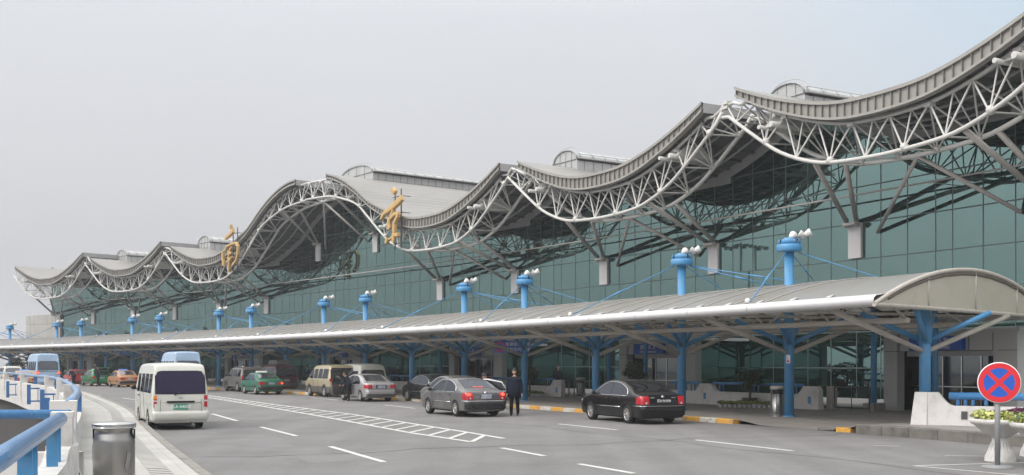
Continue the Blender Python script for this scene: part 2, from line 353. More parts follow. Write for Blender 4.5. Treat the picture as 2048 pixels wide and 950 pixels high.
# left kerb and parapet lines (metres)
KL = [(12.6, -25), (9.2, -15), (3.2, -.6), (-1.5, 10.3), (-5.68, 20.18), (-10.95, 33.27), (-15.5, 45), (-20.97, 57.41), (-30.23, 77), (-45, 103.5), (-62, 129), (-86, 158), (-115, 188)]
PL = [(-8.95, 22.1), (-12.2, 30.9), (-15.8, 39.6), (-21.6, 53), (-25.3, 61), (-29.0, 68.5), (-33.6, 76.5), (-39.5, 87.5), (-46.5, 99.5), (-56, 113), (-68, 129), (-84, 147.5), (-118, 181)]
def resample(P, step):
    out = [Vector((*P[0], 0))]; 
    pts = [Vector((*p, 0)) for p in P]
    cr = []
    for k in range(len(pts)-1):
        p0 = pts[max(k-1, 0)]; p1 = pts[k]; p2 = pts[k+1]; p3 = pts[min(k+2, len(pts)-1)]
        n = max(2, int((p2-p1).length/step))
        for j in range(n):
            t = j/n
            cr.append(.5*((2*p1)+(p2-p0)*t+(2*p0-5*p1+4*p2-p3)*t*t+(3*p1-p0-3*p2+p3)*t**3))
    cr.append(pts[-1]); return cr
kl = resample(KL, 1.5)
def tang(P, i):
    d = P[min(i+1, len(P)-1)]-P[max(i-1, 0)]; d.normalize(); return d
# road sheet: from left kerb out to the right kerb radius
road = MB(); RK = 328.6
rows = []
for i, p in enumerate(kl):
    t = math.atan2(p.y-CY, p.x-CX); r0 = math.hypot(p.x-CX, p.y-CY)
    rows.append([pol(t, r0+(RK+14-r0)*j/10, -.15) for j in range(11)])
road.grid(rows, smooth=False)
struct(road.build('road', 'asphalt'))
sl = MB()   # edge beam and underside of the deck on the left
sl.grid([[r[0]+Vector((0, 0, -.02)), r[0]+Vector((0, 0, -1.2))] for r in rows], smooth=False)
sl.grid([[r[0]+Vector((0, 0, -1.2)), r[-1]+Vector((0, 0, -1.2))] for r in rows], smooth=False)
struct(sl.build('deck_underside', 'shade_concrete'))
# right (terminal) pavement; between k=.5 and k=-.05 its edge is a dropped ramp
def arc(t0, t1, step=.006):
    n = max(2, int((t1-t0)/step)); return [t0+(t1-t0)*j/n for j in range(n+1)]
TE, TN = 1.15, .30
TA, TB_ = .4655, .4815
pv = MB()
Rin = lambda t: 328.62
rws = []; uvs = []
for t in arc(TN, TE, .002):
    z0 = 0
    if t <= TA-.0004: z0 = .12
    if TA < t < TB_:
        s = min(1, min(t-TA, TB_-t)/.0035); z0 = -.143*s
    rr = [328.45, 328.75, 330.4, 334, 338, 343.3]
    zz = [z0, z0*.98, max(z0, 0), max(z0, 0)*.3, 0, 0]
    rws.append([pol(t, r, z) for r, z in zip(rr, zz)]); uvs.append([(t*333, r) for r in rr])
pv.grid(rws, smooth=False, uv=uvs); struct(pv.build('pavement', 'tiles_grey'))
# kerbs on the right: painted stones up to the ramp, plain stones nearer
def kerbstone(mb, t0, t1, r0, r1, z0, z1, m):
    P = [[pol(t, r0, z0), pol(t, r0, z1-.02), pol(t, r0+.02, z1), pol(t, r1, z1)] for t in (t0, t1)]
    mb.grid(P, m, False)
    for k in (0, 1): mb.add(P[k]+[pol((t0, t1)[k], r1, z0)], [(0, 1, 2, 3, 4)] if k else [(4, 3, 2, 1, 0)], m)
kb = MB(); t = TB_+.0004; k = 0
while t < TE:
    L = .92/328; kerbstone(kb, t, t+L-.00006, 328.3, 328.6, -.16, .006, k % 2); t += L; k += 1
struct(kb.build('painted_kerb', ['kerb_y', 'kerb_w']))
kb = MB(); t = TN
while t < TA-.0009:
    L = 1.0/328; kerbstone(kb, t, min(t+L-.00005, TA-.0004), 328.25, 328.62, -.16, .135, 0); t += L
kerbstone(kb, TA+.0004, TA+.0022, 328.45, 328.75, -.16, -.02, 1); kerbstone(kb, TA+.0026, TA+.0048, 328.5, 328.75, -.16, -.06, 0)
struct(kb.build('kerb', ['kerb_dk', 'kerb_y']))
# left pavement: pale tiles from kerb to parapet foot
def left_edge(p):   # parapet foot for a kerb point: nearest parapet sample, or 3.0 m in for the part near the camera
    return None
pl = resample(PL, 1.0)
NEAR = [(1.9, -25), (.35, -8), (-1.35, 0), (-3.0, 5.0), (-4.54, 9.75), (-5.9, 13.8), (-6.95, 17.0), (-7.5, 18.7), (-8.95, 22.1)]
inner = resample(NEAR, 1.0)[:-1]+pl
lp = MB(); rws = []; uvs = []; acc = 0
def nearest(P, q): return min(P, key=lambda a: (a-q).length)
lastp = None
for i, p in enumerate(kl):
    d = tang(kl, i); nrm = Vector((-d.y, d.x, 0)); q = nearest(inner, p)
    wq = max(.75, (q-p).length)
    acc += 0 if lastp is None else (p-lastp).length; lastp = p
    offs = [.16, .16+(wq-.16)*.33, .16+(wq-.16)*.66, wq+.15]
    rws.append([p+nrm*o for o in offs]); uvs.append([(acc, o) for o in offs])
lp.grid(rws, smooth=False, uv=uvs)
struct(lp.build('left_pavement', 'tiles_pale'))
lk = MB()
lk.grid([[p+Vector((0, 0, -.16)), p+Vector((0, 0, -.01)), p+Vector((-tang(kl, i).y, tang(kl, i).x, 0))*.03+Vector((0, 0, .012)), p+Vector((-tang(kl, i).y, tang(kl, i).x, 0))*.22+Vector((0, 0, .012))] for i, p in enumerate(kl)], smooth=False)
struct(lk.build('left_kerb', 'kerb'))
# ribbed drainage strip in the left pavement
ds = MB(); acc = 0
seg = resample(KL, .3)
for i in range(0, len(seg)-1):
    p = seg[i]
    if p.y < 6 or p.y > 70: continue
    d = tang(seg, i); nr = Vector((-d.y, d.x, 0)); a = p+nr*.62+Vector((0, 0, .009)); b = p+nr*.98+Vector((0, 0, .009))
    ds.bar(a, b, .17, .014)
struct(ds.build('drain_strip', 'paving'))
ds = MB(); ds.grid([[seg[i]+Vector((-tang(seg, i).y, tang(seg, i).x, 0))*o+Vector((0, 0, .005)) for o in (.635, .965)] for i in range(0, len(seg), 4) if 5 < seg[i].y < 71], smooth=False); struct(ds.build('drain_channel', 'kerb_dk'))

# ------------------------------------------------------------------ road markings
def quadstrip(mb, P, wd, z, m=0):
    P = [Vector((*p, z)) for p in P]
    rows = []
    for i, p in enumerate(P):
        d = tang(P, i); nr = Vector((-d.y, d.x, 0)); rows.append([p+nr*wd/2, p-nr*wd/2])
    mb.grid(rows, m, False)
Zl = -.145
mk = MB()
DASH = [((-12.09, 44.41), (-9.74, 39.03)), ((-8.08, 35.36), (-6.07, 30.99)), ((-4.48, 27.08), (-2.66, 22.83)), ((-.25, 26.6), (.71, 24.31)), ((1.36, 22.38), (2.27, 20.45)),
        ((1.57, 37.1), (3.24, 33.77)), ((4.91, 29.37), (6.56, 25.69)), ((-6.23, 53.97), (-4.39, 49.8)), ((-17, 54.5), (-14.3, 49.2)), ((-22.8, 64.5), (-20, 59.8)), ((-29.5, 75), (-26.2, 70)), ((-12, 65.5), (-9.6, 60.8)), ((-19, 78), (-16.3, 73.5))]
for a, b in DASH: quadstrip(mk, [a, b], .15, Zl)
# hatched double line
HA = [(-1.05, 28.63), (-3.01, 32.43), (-7.4, 42.5), (-12.48, 53.65), (-17.13, 63.46), (-25.5, 79.5), (-35.71, 98.96), (-50, 122), (-66, 143)]
HB = [(-.23, 29.96), (-1.24, 32.43), (-6.3, 43.9), (-12.05, 55.1), (-16.7, 64.6), (-24.5, 80.6), (-34.6, 99.8), (-49, 122.8), (-65, 144)]
def rs(P, n):
    L = [0]
    for a, b in zip(P, P[1:]): L.append(L[-1]+math.dist(a, b))
    o = []
    for j in range(n+1):
        s = L[-1]*j/n; k = max(i for i in range(len(L)) if L[i] <= s+1e-9); k = min(k, len(P)-2); u = (s-L[k])/(L[k+1]-L[k])
        o.append((P[k][0]+(P[k+1][0]-P[k][0])*u, P[k][1]+(P[k+1][1]-P[k][1])*u))
    return o
nH = 92; ha = rs(HA, nH); hb = rs(HB, nH)
quadstrip(mk, ha, .17, Zl); quadstrip(mk, hb, .17, Zl)
for j in range(0, nH-1, 1):
    quadstrip(mk, [ha[j], hb[j+1]], .14, Zl+.004)
# box lines bottom right
quadstrip(mk, [(8.0, 21.95), (9.9, 22.5), (13, 23.2)], .08, Zl); quadstrip(mk, [(8.0, 21.95), (9.6, 19.6)], .08, Zl); quadstrip(mk, [(9.6, 24.4), (10.5, 24.2)], .07, Zl)
quadstrip(mk, [(9.0, 27.4), (9.55, 27.1)], .07, Zl)
struct(mk.build('road_markings', 'line'))
sm = MB()
for t0, r0, r1 in ((.4652, 309.3, 327.9), (.5125, 309.8, 328), (.56, 311, 328), (.4185, 309, 327.9)):
    P = [(pol(t0+.0009*math.sin(r*.9)+.0006*math.sin(r*2.3), r).x, pol(t0+.0009*math.sin(r*.9)+.0006*math.sin(r*2.3), r).y) for r in [r0+(r1-r0)*j/24 for j in range(25)]]
    quadstrip(sm, P, .055, Zl-.002)
P = [(pol(t, 321.7+.15*math.sin(t*300), 0).x, pol(t, 321.7+.15*math.sin(t*300), 0).y) for t in arc(.42, .5, .002)]
quadstrip(sm, P, .035, Zl-.0015)
struct(sm.build('tar_seam', 'seam'))
st = MB()
for (x, y, rx, ry, a) in ((-9.5, 33, .5, 1.4, 25), (-6.6, 28.5, .9, 1.8, 28), (-2.0, 36.5, .35, .9, 28), (-4, 24, .8, 1.3, 27), (5.5, 33.2, .25, .6, 28), (9.3, 26, .4, .5, 0), (-12.5, 36, .5, 1.8, 25), (2.3, 29.5, .3, .35, 0)):
    P = []
    for j in range(22):
        th = 2*math.pi*j/22; q = 1+.22*math.sin(3*th+x)+.12*math.sin(7*th+y); u = rx*q*math.cos(th); v = ry*q*math.sin(th)
        c_, s_ = math.cos(R(a)), math.sin(R(a)); P.append(Vector((x+u*c_-v*s_, y+u*s_+v*c_, Zl-.003)))
    st.add(P, [tuple(range(22))])
M['stain'] = mat('old_stain', (.132, .128, .127), .85, var=.12, scale=30, dirt=((.15, .146, .145), 1.2, .4, .6))
struct(st.build('road_stain', 'stain'))

# ================================================================== TERMINAL BUILDING
TBe = tag(empty('terminal_building', B(5.24, -20, 0)), 'long curved airport terminal with wave roof and teal mirror glass front', 'building')
DIPS = [(-.65, 10.65), (1.32, 10.43), (3.28, 10.27), (7.2, 10.32), (9.15, 10.39), (11.12, 10.41)]
PT = [(0, 0), (.2, .08), (.37, .38), (.57, .95), (.75, 1.6), (.88, 2.1), (1.1, 3.35), (1.34, 4.45), (1.59, 5.15), (1.8, 5.32), (1.96, 5.38)]
PS = [(0, 0), (.2, .08), (.37, .38), (.57, .95), (.75, 1.6), (.88, 2.15), (1.0, 2.6)]
CT = [(0, 0), (.3, .15), (.45, .5), (.6, 1.1), (.7, 1.7), (.82, 2.5), (.94, 3.35), (1.1, 4.4), (1.3, 5.05), (1.56, 5.6), (1.96, 5.82)]
CS = [(0, 0), (.3, .15), (.45, .5), (.6, 1.1), (.7, 1.7), (.82, 2.5), (.98, 3.6)]
def nd(i): return min(range(6), key=lambda k: abs(i-DIPS[k][0]) if not (k == 2 and i > 5.24) and not (k == 3 and i < 5.24) else 9)
def side_big(k, i): return (k == 2 and i > DIPS[2][0]) or (k == 3 and i < DIPS[3][0])
def ztop(i):
    if 3.28 <= i <= 7.2: k = 2 if i <= 5.24 else 3
    else: k = nd(i)
    s = abs(i-DIPS[k][0]); return 1.9+DIPS[k][1]+smooth_interp(PT if side_big(k, i) else PS, s)
CB = {0: 8.26, 1: 8.02, 2: 7.97, 3: 7.93, 4: 7.97, 5: 7.97}
def zch(i):
    if 3.28 <= i <= 7.2: k = 2 if i <= 5.24 else 3
    else: k = nd(i)
    s = abs(i-DIPS[k][0]); return 1.9+CB[k]+smooth_interp(CT if side_big(k, i) else CS, s)
def fh(i):
    if 3.28 <= i <= 7.2: k = 2 if i <= 5.24 else 3
    else: k = nd(i)
    s = abs(i-DIPS[k][0]); return .75-.38*min(1, (s/.9)**2)
SEGS = [(-1.56, .215), (.45, 2.15), (2.36, 4.86), (5.40, 7.98), (8.22, 9.94), (10.14, 11.97)]
def lin(a, b, n): return [a+(b-a)*j/n for j in range(n+1)]
DF, DBK = 5.5, -42
for a, b in SEGS:
    n = int((b-a)*16); I = lin(a, b, n); rf = MB()
    D = [DF+.12, DF, 4, 2, 0, -2, -6, -12, -20, -30, DBK]
    def top(i, d): return B(i, d, ztop(i)+(.03 if d > DF else 0)+max(0, -d)*.0)
    acc = 0; U = []; last = None
    for i in I:
        p = B(i, DF, ztop(i)); acc += 0 if last is None else (p-last).length; last = p; U.append(acc)
    rf.grid([[top(i, d) for d in D] for i in I], uv=[[(U[j], -d) for d in D] for j in range(len(I))])                # upper skin
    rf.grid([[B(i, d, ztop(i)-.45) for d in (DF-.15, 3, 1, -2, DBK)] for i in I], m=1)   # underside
    for i in (a, b):                                                                     # end edges
        rf.grid([[B(i, d, ztop(i)-.002) for d in (DF, 0, -10, DBK)], [B(i, d, ztop(i)-.47) for d in (DF, 0, -10, DBK)]], m=2, smooth=False)
    ro = rf.build('roof', ['roof', 'soffit', 'spandrel'], TBe, world=True)
    fa = MB()                                                                            # louvred fascia
    I2 = lin(a, b, int((b-a)*24))
    fa.grid([[B(i, DF+.12, ztop(i)+.06), B(i, DF+.12, ztop(i)-.08), B(i, DF, ztop(i)-.08), B(i, DF-.02, ztop(i)-fh(i)+.1), B(i, DF+.10, ztop(i)-fh(i)+.1), B(i, DF+.10, ztop(i)-fh(i)), B(i, DF-.2, ztop(i)-fh(i))] for i in I2], m=0, smooth=False)
    nr = int((b-a)*10.12/.42)
    for i in lin(a+.01, b-.01, nr):
        fa.bar(B(i, DF+.05, ztop(i)-.09), B(i, DF+.05, ztop(i)-fh(i)+.1), .03, .09, up=(math.cos(U0+DU*i), math.sin(U0+DU*i), 0), m=1)
    M.setdefault('fascia', mat('fascia_metal', (.28, .268, .247), .55, metal=.15, var=.1, scale=1)); M.setdefault('fascia_rib', mat('fascia_rib', (.19, .18, .168), .6, metal=.2))
    fa.build('fascia', ['fascia', 'fascia_rib'], ro, world=True)
    # purlins and service pipes seen on the underside
    pu = MB()
    for d in (4.6, 3.4, 2.2, 1.2):
        pu.tube([B(i, d, ztop(i)-.58) for i in I2], .07, 6)
    pu.build('purlin', 'spandrel', TBe, world=True)
    # dropped soffit in front of the glass
    so = MB(); ds_ = lambda i: 1.15
    Is = sorted(set(I+[D_+s_*e_ for D_, _ in DIPS for s_ in (-1, 1) for e_ in (.449, .451) if a < D_+s_*e_ < b]))
    def sb(i):
        k = min(range(6), key=lambda q: abs(i-DIPS[q][0])); return 1.9+DIPS[k][1]-.72 if abs(i-DIPS[k][0]) < .45 else ztop(i)-.95
    so.grid([[B(i, .075, ztop(i)-.44), B(i, .075, sb(i)), B(i, 0, sb(i))] for i in Is], m=0, smooth=False)
    so.build('spandrel_panel', ['spandrel'], TBe, world=True)
    rbm = MB()
    for i in lin(a+.05, b-.05, int((b-a)*10)): rbm.bar(B(i, .1, ztop(i)-.53), B(i, DF-.3, ztop(i)-.53), .10, .14)
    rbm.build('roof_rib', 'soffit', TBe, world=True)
# glass curtain wall: facets between mullions, up to the soffit
MU = [0, .16, .312, .464, .552, .704, .856]
I0, I1 = -2.2, 12.1
mull = sorted(set([round(n+m, 4) for n in range(-3, 13) for m in MU if I0 <= n+m <= I1]+[I0, I1]))
def ztg(i):
    for a, b in SEGS:
        if a <= i <= b: return ztop(i)-.46
    return min(ztop(max(i, -1.5)), 99)-.2
gl = MB()
for a, b in zip(mull, mull[1:]):
    n = 3; q = [a+(b-a)*j/n for j in range(n+1)]
    A_, B_ = B(a, 0, 0), B(b, 0, 0)
    tops = [ztg(x) for x in q]
    L = [A_.lerp(B_, j/n) for j in range(n+1)]
    zs = sorted([-.1]+[8.47+1.7*q for q in range(-4, 7) if 8.47+1.7*q < min(tops)-.15])
    nv = (L[0]-Vector((CX, CY, 0))).normalized()
    for q, z0 in enumerate(zs):      # every pane sits a hair out of true, as glazed panes do
        e = [random.uniform(-.0035, .0035) for _ in range(3)]
        off = lambda u, v: nv*(e[0]*(u-.5)+e[1]*(v-.5))*1.6
        if q < len(zs)-1:
            z1 = zs[q+1]; gl.add([L[0].xyz+Vector((0, 0, z0-L[0].z))+off(0, 0), L[-1]+Vector((0, 0, z0))+off(1, 0), L[-1]+Vector((0, 0, z1))+off(1, 1), L[0]+Vector((0, 0, z1))+off(0, 1)], [(0, 1, 2, 3)])
        else:
            tl = [Vector((p.x, p.y, z))+off(j/n, 1) for j, (p, z) in enumerate(zip(L, tops))]; bl = [Vector((L[0].x, L[0].y, z0))+off(0, 0), Vector((L[-1].x, L[-1].y, z0))+off(1, 0)]
            gl.add(bl+tl[::-1], [tuple(range(2+n+1))])
gl.build('curtain_wall', 'glass', TBe, world=True)
ml = MB()
for i in mull:
    p = B(i, .008, -.1); q = B(i, .008, ztg(i)); ml.box(None, (.012, .045, q.z-p.z), M4=Matrix.Translation((p+q)/2) @ Matrix.Rotation(U0+DU*i, 4, 'Z'))
rowz = [8.47-1.7*k for k in range(0, 5)]+[8.47+1.7*k for k in range(1, 6)]
for z in rowz:
    for a, b in zip(mull, mull[1:]):
        if z < min(ztg(a), ztg(b)): ml.bar(B(a, .010, z), B(b, .010, z), .014, .055)
M['mull'] = mat('mullion', (.06, .085, .083), .5); ml.build('mullion_grid', 'mull', TBe, world=True)
bw = MB(); bw.grid([[B(i, .06, -.05), B(i, .06, .25), B(i, -.1, .25)] for i in lin(I0, I1, 60)], smooth=False); bw.build('plinth', 'granite', TBe, world=True)
# solid back and end walls so the building has a body
bk = MB(); bk.grid([[B(i, -40, 0), B(i, -40, min(ztop(max(i, -1.5)), 16)-.6)] for i in lin(I0, I1, 80)], smooth=False)
bk.grid([[B(I1, d, z) for z in (-6, 0, ztop(11.9)-1.2)] for d in (-40, -.05)], smooth=False)
bk.build('back_wall', 'concrete', TBe, world=True)
# pale end block left of the glass and the roof pier
eb = MB(); a, b = 11.83, 12.75
for z0, z1, o in ((-6, 5.0, 0), (5.03, 7.1, 0), (7.13, 8.35, 0)):
    P = [B(a, .25+o, z0), B(b, .25+o, z0), B(b, -14, z0), B(a, -14, z0)]; Q = [B(a, .25+o, z1), B(b, .25+o, z1), B(b, -14, z1), B(a, -14, z1)]
    eb.add(P+Q, [(0, 1, 5, 4), (1, 2, 6, 5), (2, 3, 7, 6), (3, 0, 4, 7), (4, 5, 6, 7)])
for j in range(8): eb.bar(B(a+(b-a)*j/8, .27, 0), B(a+(b-a)*j/8, .27, 8.3), .02, .02, m=1)
eb.build('end_block', ['concrete', 'darkgrey'], TBe, world=True)
# column plates with strut shoes
def HN(i): return 8.47 if i not in (5, 6) else 13.0
for i in range(-1, 13):
    h = HN(i); u = B(i, 0, 0); t = U0+DU*i
    pt = MB(); pt.box(None, (.14, .78, 1.62), M4=Matrix.Translation(B(i, .09, h-.83)) @ Matrix.Rotation(t, 4, 'Z'))
    if i in (0, 12): pass
    po = pt.build('column_plate', 'plate', TBe, world=True)
    sh = MB(); sh.box(None, (.5, .75, .12), M4=Matrix.Translation(B(i, .3, h-.05)) @ Matrix.Rotation(t, 4, 'Z'))
    for s in (-1, 1):
        sh.tube([B(i+s*.03, .35, h-.2), B(i+s*.03, .35, h+.25)], .10, 8)
    sh.build('strut_shoe', 'strut', po, world=True)
# struts from each plate to the roof truss
ENDS = {-1: (-1.03,), 0: (-.26,), 1: (.92,), 2: (1.68,), 3: (2.92,), 4: (3.64,), 5: (4.75,), 6: (5.72,), 7: (6.85,), 8: (7.55,), 9: (8.8,), 10: (9.5,), 11: (10.77,), 12: (11.47,)}
for i, es in ENDS.items():
    h = HN(i)
    for e in es:
        for d, off in ((5.2, .03), (3.4, -.03)):
            s_ = MB(); s_.tube([B(i+off, .35, h+.1), B(e, d, zch(e)+(.12 if d < 5 else 0)-.05)], .115, 8); s_.build('strut', 'strut', TBe, world=True)
for dip, (l, r_) in ((-.65, (-1, 0)), (1.32, (1, 2)), (3.28, (3, 4)), (5.3, (5, 6)), (7.2, (7, 8)), (9.15, (9, 10)), (11.12, (11, 12))):
    big = dip == 5.3; zb = 13.0-.6 if big else 7.93; zt = zch(dip)+.1
    s_ = MB(); a = B(dip, 3.4, zt)
    s_.tube([a, B(l+.13, .05, zb)], .09, 8); s_.tube([a, B(r_-.13, .05, zb)], .09, 8); s_.build('stay_bar', 'strut', TBe, world=True)
rd = MB(); rd.tube([B(i, 1.1, 9.6) for i in lin(-2, 12, 90)], .045, 6)
for k in range(-1, 12): rd.tube([B(k+.5, 0, 9.6), B(k+.5, 1.1, 9.6)], .02, 5)
rd.build('tie_rod', 'strut', TBe, world=True)
# the triangular roof truss, one bay group at a time
DT_, DFB, DRB = 5.0, 5.3, 3.4
TS = [(-1.64, .335), (.335, 2.25), (2.25, 5.24), (5.24, 8.1), (8.1, 10.04), (10.04, 12.05)]
def ttop(i):
    for a, b in SEGS:
        if a <= i <= b: return ztop(i)-fh(i)-.08
    k = ztop(i)
    return ztop(i)-(.42 if 4.7 < i < 5.6 else .75)
for a, b in TS:
    tr = MB()
    n = max(2, round((b-a)/.1/2)*2); I = lin(a, b, n)
    In = lin(a, b, n*2)
    tr.tube([B(i, DT_, ttop(i)) for i in In], .085, 8)
    tr.tube([B(i, DFB, zch(i)) for i in In], .088, 8, smooth=True)
    tr.tube([B(i, DRB, zch(i)+.12) for i in In], .105, 8)
    for j, i in enumerate(I):
        if j % 2 == 0:      # node on the top chord: fan of four to the chords below
            for jj in (j-1, j+1):
                if 0 <= jj <= n:
                    e = I[jj]
                    tr.tube([B(i, DT_, ttop(i)), B(e, DFB, zch(e))], .043, 6, caps=False)
                    tr.tube([B(i, DT_, ttop(i)), B(e, DRB, zch(e)+.12)], .040, 6, caps=False)
            if j % 4 == 0:
                tr.box(None, (.3, .34, .14), M4=Matrix.Translation(B(i, DT_, ttop(i)-.1)) @ Matrix.Rotation(U0+DU*i, 4, 'Z'))
        else:
            tr.tube([B(i, DFB, zch(i)), B(i, DRB, zch(i)+.12)], .04, 6, caps=False)
            for dd_, o_ in ((DFB, 0), (DRB, .12)): tr.tube([B(i-.012, DT_, ttop(i)), B(i, dd_, zch(i)+o_)], .036, 6, caps=False)
            if j+2 <= n: tr.tube([B(i, DFB, zch(i)), B(I[j+2], DRB, zch(I[j+2])+.12)], .036, 6, caps=False)
            if j % 4 == 1: tr.ball(B(i, DFB-.05, zch(i)+.08), .19, 8, 5); tr.ball(B(i, DRB, zch(i)+.18), .18, 8, 5)
    # brackets carrying the purlins from the truss (white outriggers)
    for dk, _ in DIPS:
        for s in (-.62, .62):
            e = dk+s
            if a <= e <= b and not (e > b-.05):
                z = ztop(e)-1.15
                tr.tube([B(e, 5.6, z), B(e, 2.6, z-.05)], .13, 8)
                tr.add([B(e-.02, 5.25, z-.02), B(e-.02, 3.0, z-.02), B(e-.02, 3.6, z+.6), B(e-.02, 4.6, z+.6), B(e+.09, 5.25, z-.02), B(e+.09, 3.0, z-.02), B(e+.09, 3.6, z+.6), B(e+.09, 4.6, z+.6)], [(0, 1, 2, 3), (4, 5, 6, 7), (0, 4, 5, 1), (0, 3, 7, 4), (2, 6, 7, 3)]); tr.tube([B(e+.08, 5.6, z), B(e+.08, 2.2, z-.05)], .10, 8)
    tr.build('roof_truss', 'truss', TBe, world=True)
# barrel skylights behind each crest
for ic, wd, za, zb_, zl in ((.335, .125, 15.6, 14.95, 13.9), (2.25, .125, 15.5, 14.85, 13.7), (5.12, .27, 18.72, 17.95, 17.3), (8.1, .125, 15.4, 14.75, 13.6), (10.04, .125, 15.35, 14.7, 13.6)):
    sk = MB(); nA = 10; D = [1.2, -4, -9, -14, -19, -25, -32, -40]
    arcp = [(-1.12, zb_)]+[(-1.0*math.cos(math.pi*j/nA), zb_+(za-zb_)*math.sin(math.pi*j/nA)) for j in range(nA+1)]+[(1.12, zb_)]
    rows = [[B(ic+wd*u, d, z) for u, z in arcp] for d in D]
    sk.grid(rows, m=0, uv=[[(-d, j*.5) for j in range(len(arcp))] for d in D], smooth=False)
    ob = sk.build('skylight', ['skylight'], TBe, world=True)
    side = MB()
    for s in (-1, 1):
        side.grid([[B(ic+wd*s, d, zb_-.12), B(ic+wd*s, d, zl)] for d in D], uv=[[(-d*1.4, 0), (-d*1.4, 1)] for d in D], smooth=False)
        side.tube([B(ic+wd*1.12*s, 1.25, zb_), B(ic+wd*1.12*s, -40, zb_)], .06, 5)
    side.build('side_wall', 'skylight', ob, world=True)
    ln = MB(); P = [B(ic+wd*u, 1.22, z) for u, z in arcp[1:-1]]+[B(ic+wd, 1.22, zl), B(ic-wd, 1.22, zl)]
    ln.add(P, [tuple(range(len(P)))], 0)
    ln.tube([B(ic+wd*u, 1.27, z+.03) for u, z in arcp[1:-1]], .05, 5, m=1)
    for u in (-.5, 0, .5): ln.tube([B(ic+wd*u, 1.25, zl), B(ic+wd*u, 1.25, zb_+(za-zb_)*math.sqrt(1-u*u))], .025, 4, m=1)
    ln.tube([B(ic-wd, 1.26, zb_-.02), B(ic+wd, 1.26, zb_-.02)], .03, 4, m=1)
    M.setdefault('lunette', mat('lunette_panel', (.36, .37, .36), .35, var=.05)); ln.build('lunette', ['lunette', 'spandrel'], ob, world=True)
    hr = MB()
    for s in (-1, 1):
        zz = zb_+.28; hr.tube([B(ic+wd*1.1*s, 1.2, zz), B(ic+wd*1.1*s, -36, zz)], .02, 4)
        for d in range(0, 36, 3): hr.tube([B(ic+wd*1.1*s, -d, zb_), B(ic+wd*1.1*s, -d, zz)], .018, 4)
    hr.tube([B(ic+wd*1.05*u, 1.1, z+.22) for u, z in arcp[1:-1]], .018, 4)
    hr.build('handrail', 'strut', ob, world=True)
# entrance portals (every third canopy bay)
def portal(k0, k1, sgn):
    rt = 338.5; tc_ = T0+DT*(k0+k1)/2; W = (k1-k0)*DT*rt
    root = empty('entrance_portal', pol(tc_, 340, 0)); root.parent = TBe; root.location = pol(tc_, 340, 0)-TBe.location; root.rotation_euler.z = tc_
    # local: x = towards glass, y = away along facade
    p = MB(); h = 3.05
    p.box((-1.5+.2, -W/2+.5, h/2), (.4, 1.0, h)); p.box((-1.3, W/2-.35, h/2), (.4, .7, h)); p.box((-1.3, 0, 2.715), (.38, W-1.7, .665))
    p.box((.3, 0, h+.06), (3.5, W+.1, .14))
    for y in (-W/2+1.02, -W/6, W/6): p.box((-1.505, y, 2.71), (.012, .02, .65), m=1)
    for s in (-1, 1): p.box((-1.505, s*(W/2-.4), 2.37), (.012, .8, .02), m=1)
    return root, p, W
PORT = [(.41-.02, 1.36), (3.24, 4.24), (6.15, 7.19), (9.24, 10.15), (12.1, 13.2), (15.1, 16.1), (18.1, 19.1)]
for n, (k0, k1) in enumerate(PORT):
    root, p, W = portal(k0, k1, 1)
    p.build('portal_frame', ['granite', 'darkgrey'], root)
    for s in (-1, 1):
        sg_ = MB(); sg_.box((.95, s*(W/2-.08), 1.5), (4.05, .08, 3.0)); sg_.build('side_glazing', 'glass', root)
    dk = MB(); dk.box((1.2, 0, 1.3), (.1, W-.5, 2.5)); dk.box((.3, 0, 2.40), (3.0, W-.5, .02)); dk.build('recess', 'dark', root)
    dw = MB(); y0 = -W/2+1.05; y1 = W/2-.75; x = -.95
    nd_ = 5
    for j in range(nd_):
        a = y0+(y1-y0)*j/nd_; b = y0+(y1-y0)*(j+1)/nd_
        if j == nd_-1: x2 = x+.25
        else: x2 = x
        dw.box((x2, (a+b)/2, 1.15), (.02, b-a-.06, 2.25), m=0)
        dw.box((x2-.01, a+.02, 1.2), (.06, .05, 2.4), m=1); dw.box((x2-.01, (a+b)/2, .05), (.05, b-a, .1), m=1)
        dw.box((x2-.01, (a+b)/2, 1.0), (.04, b-a, .04), m=1)
    dw.box((x-.01, (y0+y1)/2, 2.27), (.08, y1-y0, .20), m=2)
    dw.build('sliding_door', ['door_glass', 'inox_hi', 'white_clean'], root)
    if n < 5:
        sg = MB(); sg.box((-1.62, .35, 2.66), (.2, 2.5, .54)); so = sg.build('overdoor_sign', 'signblue', root)
        # face looks to -x
        F = Matrix.Translation((-1.727, .35, 2.73)) @ Matrix(((0, 0, -1, 0), (-1, 0, 0, 0), (0, 1, 0, 0), (0, 0, 0, 1)))
        text('国 内 出 发', .27, 'chinese_lettering', 'signwhite', so, F)
        F2 = Matrix.Translation((-1.727, .35, 2.49)) @ Matrix(((0, 0, -1, 0), (-1, 0, 0, 0), (0, 1, 0, 0), (0, 0, 0, 1)))
        text('DOMESTIC DEPARTURES', .15, 'english_lettering', 'signwhite', so, F2, sx=.85)

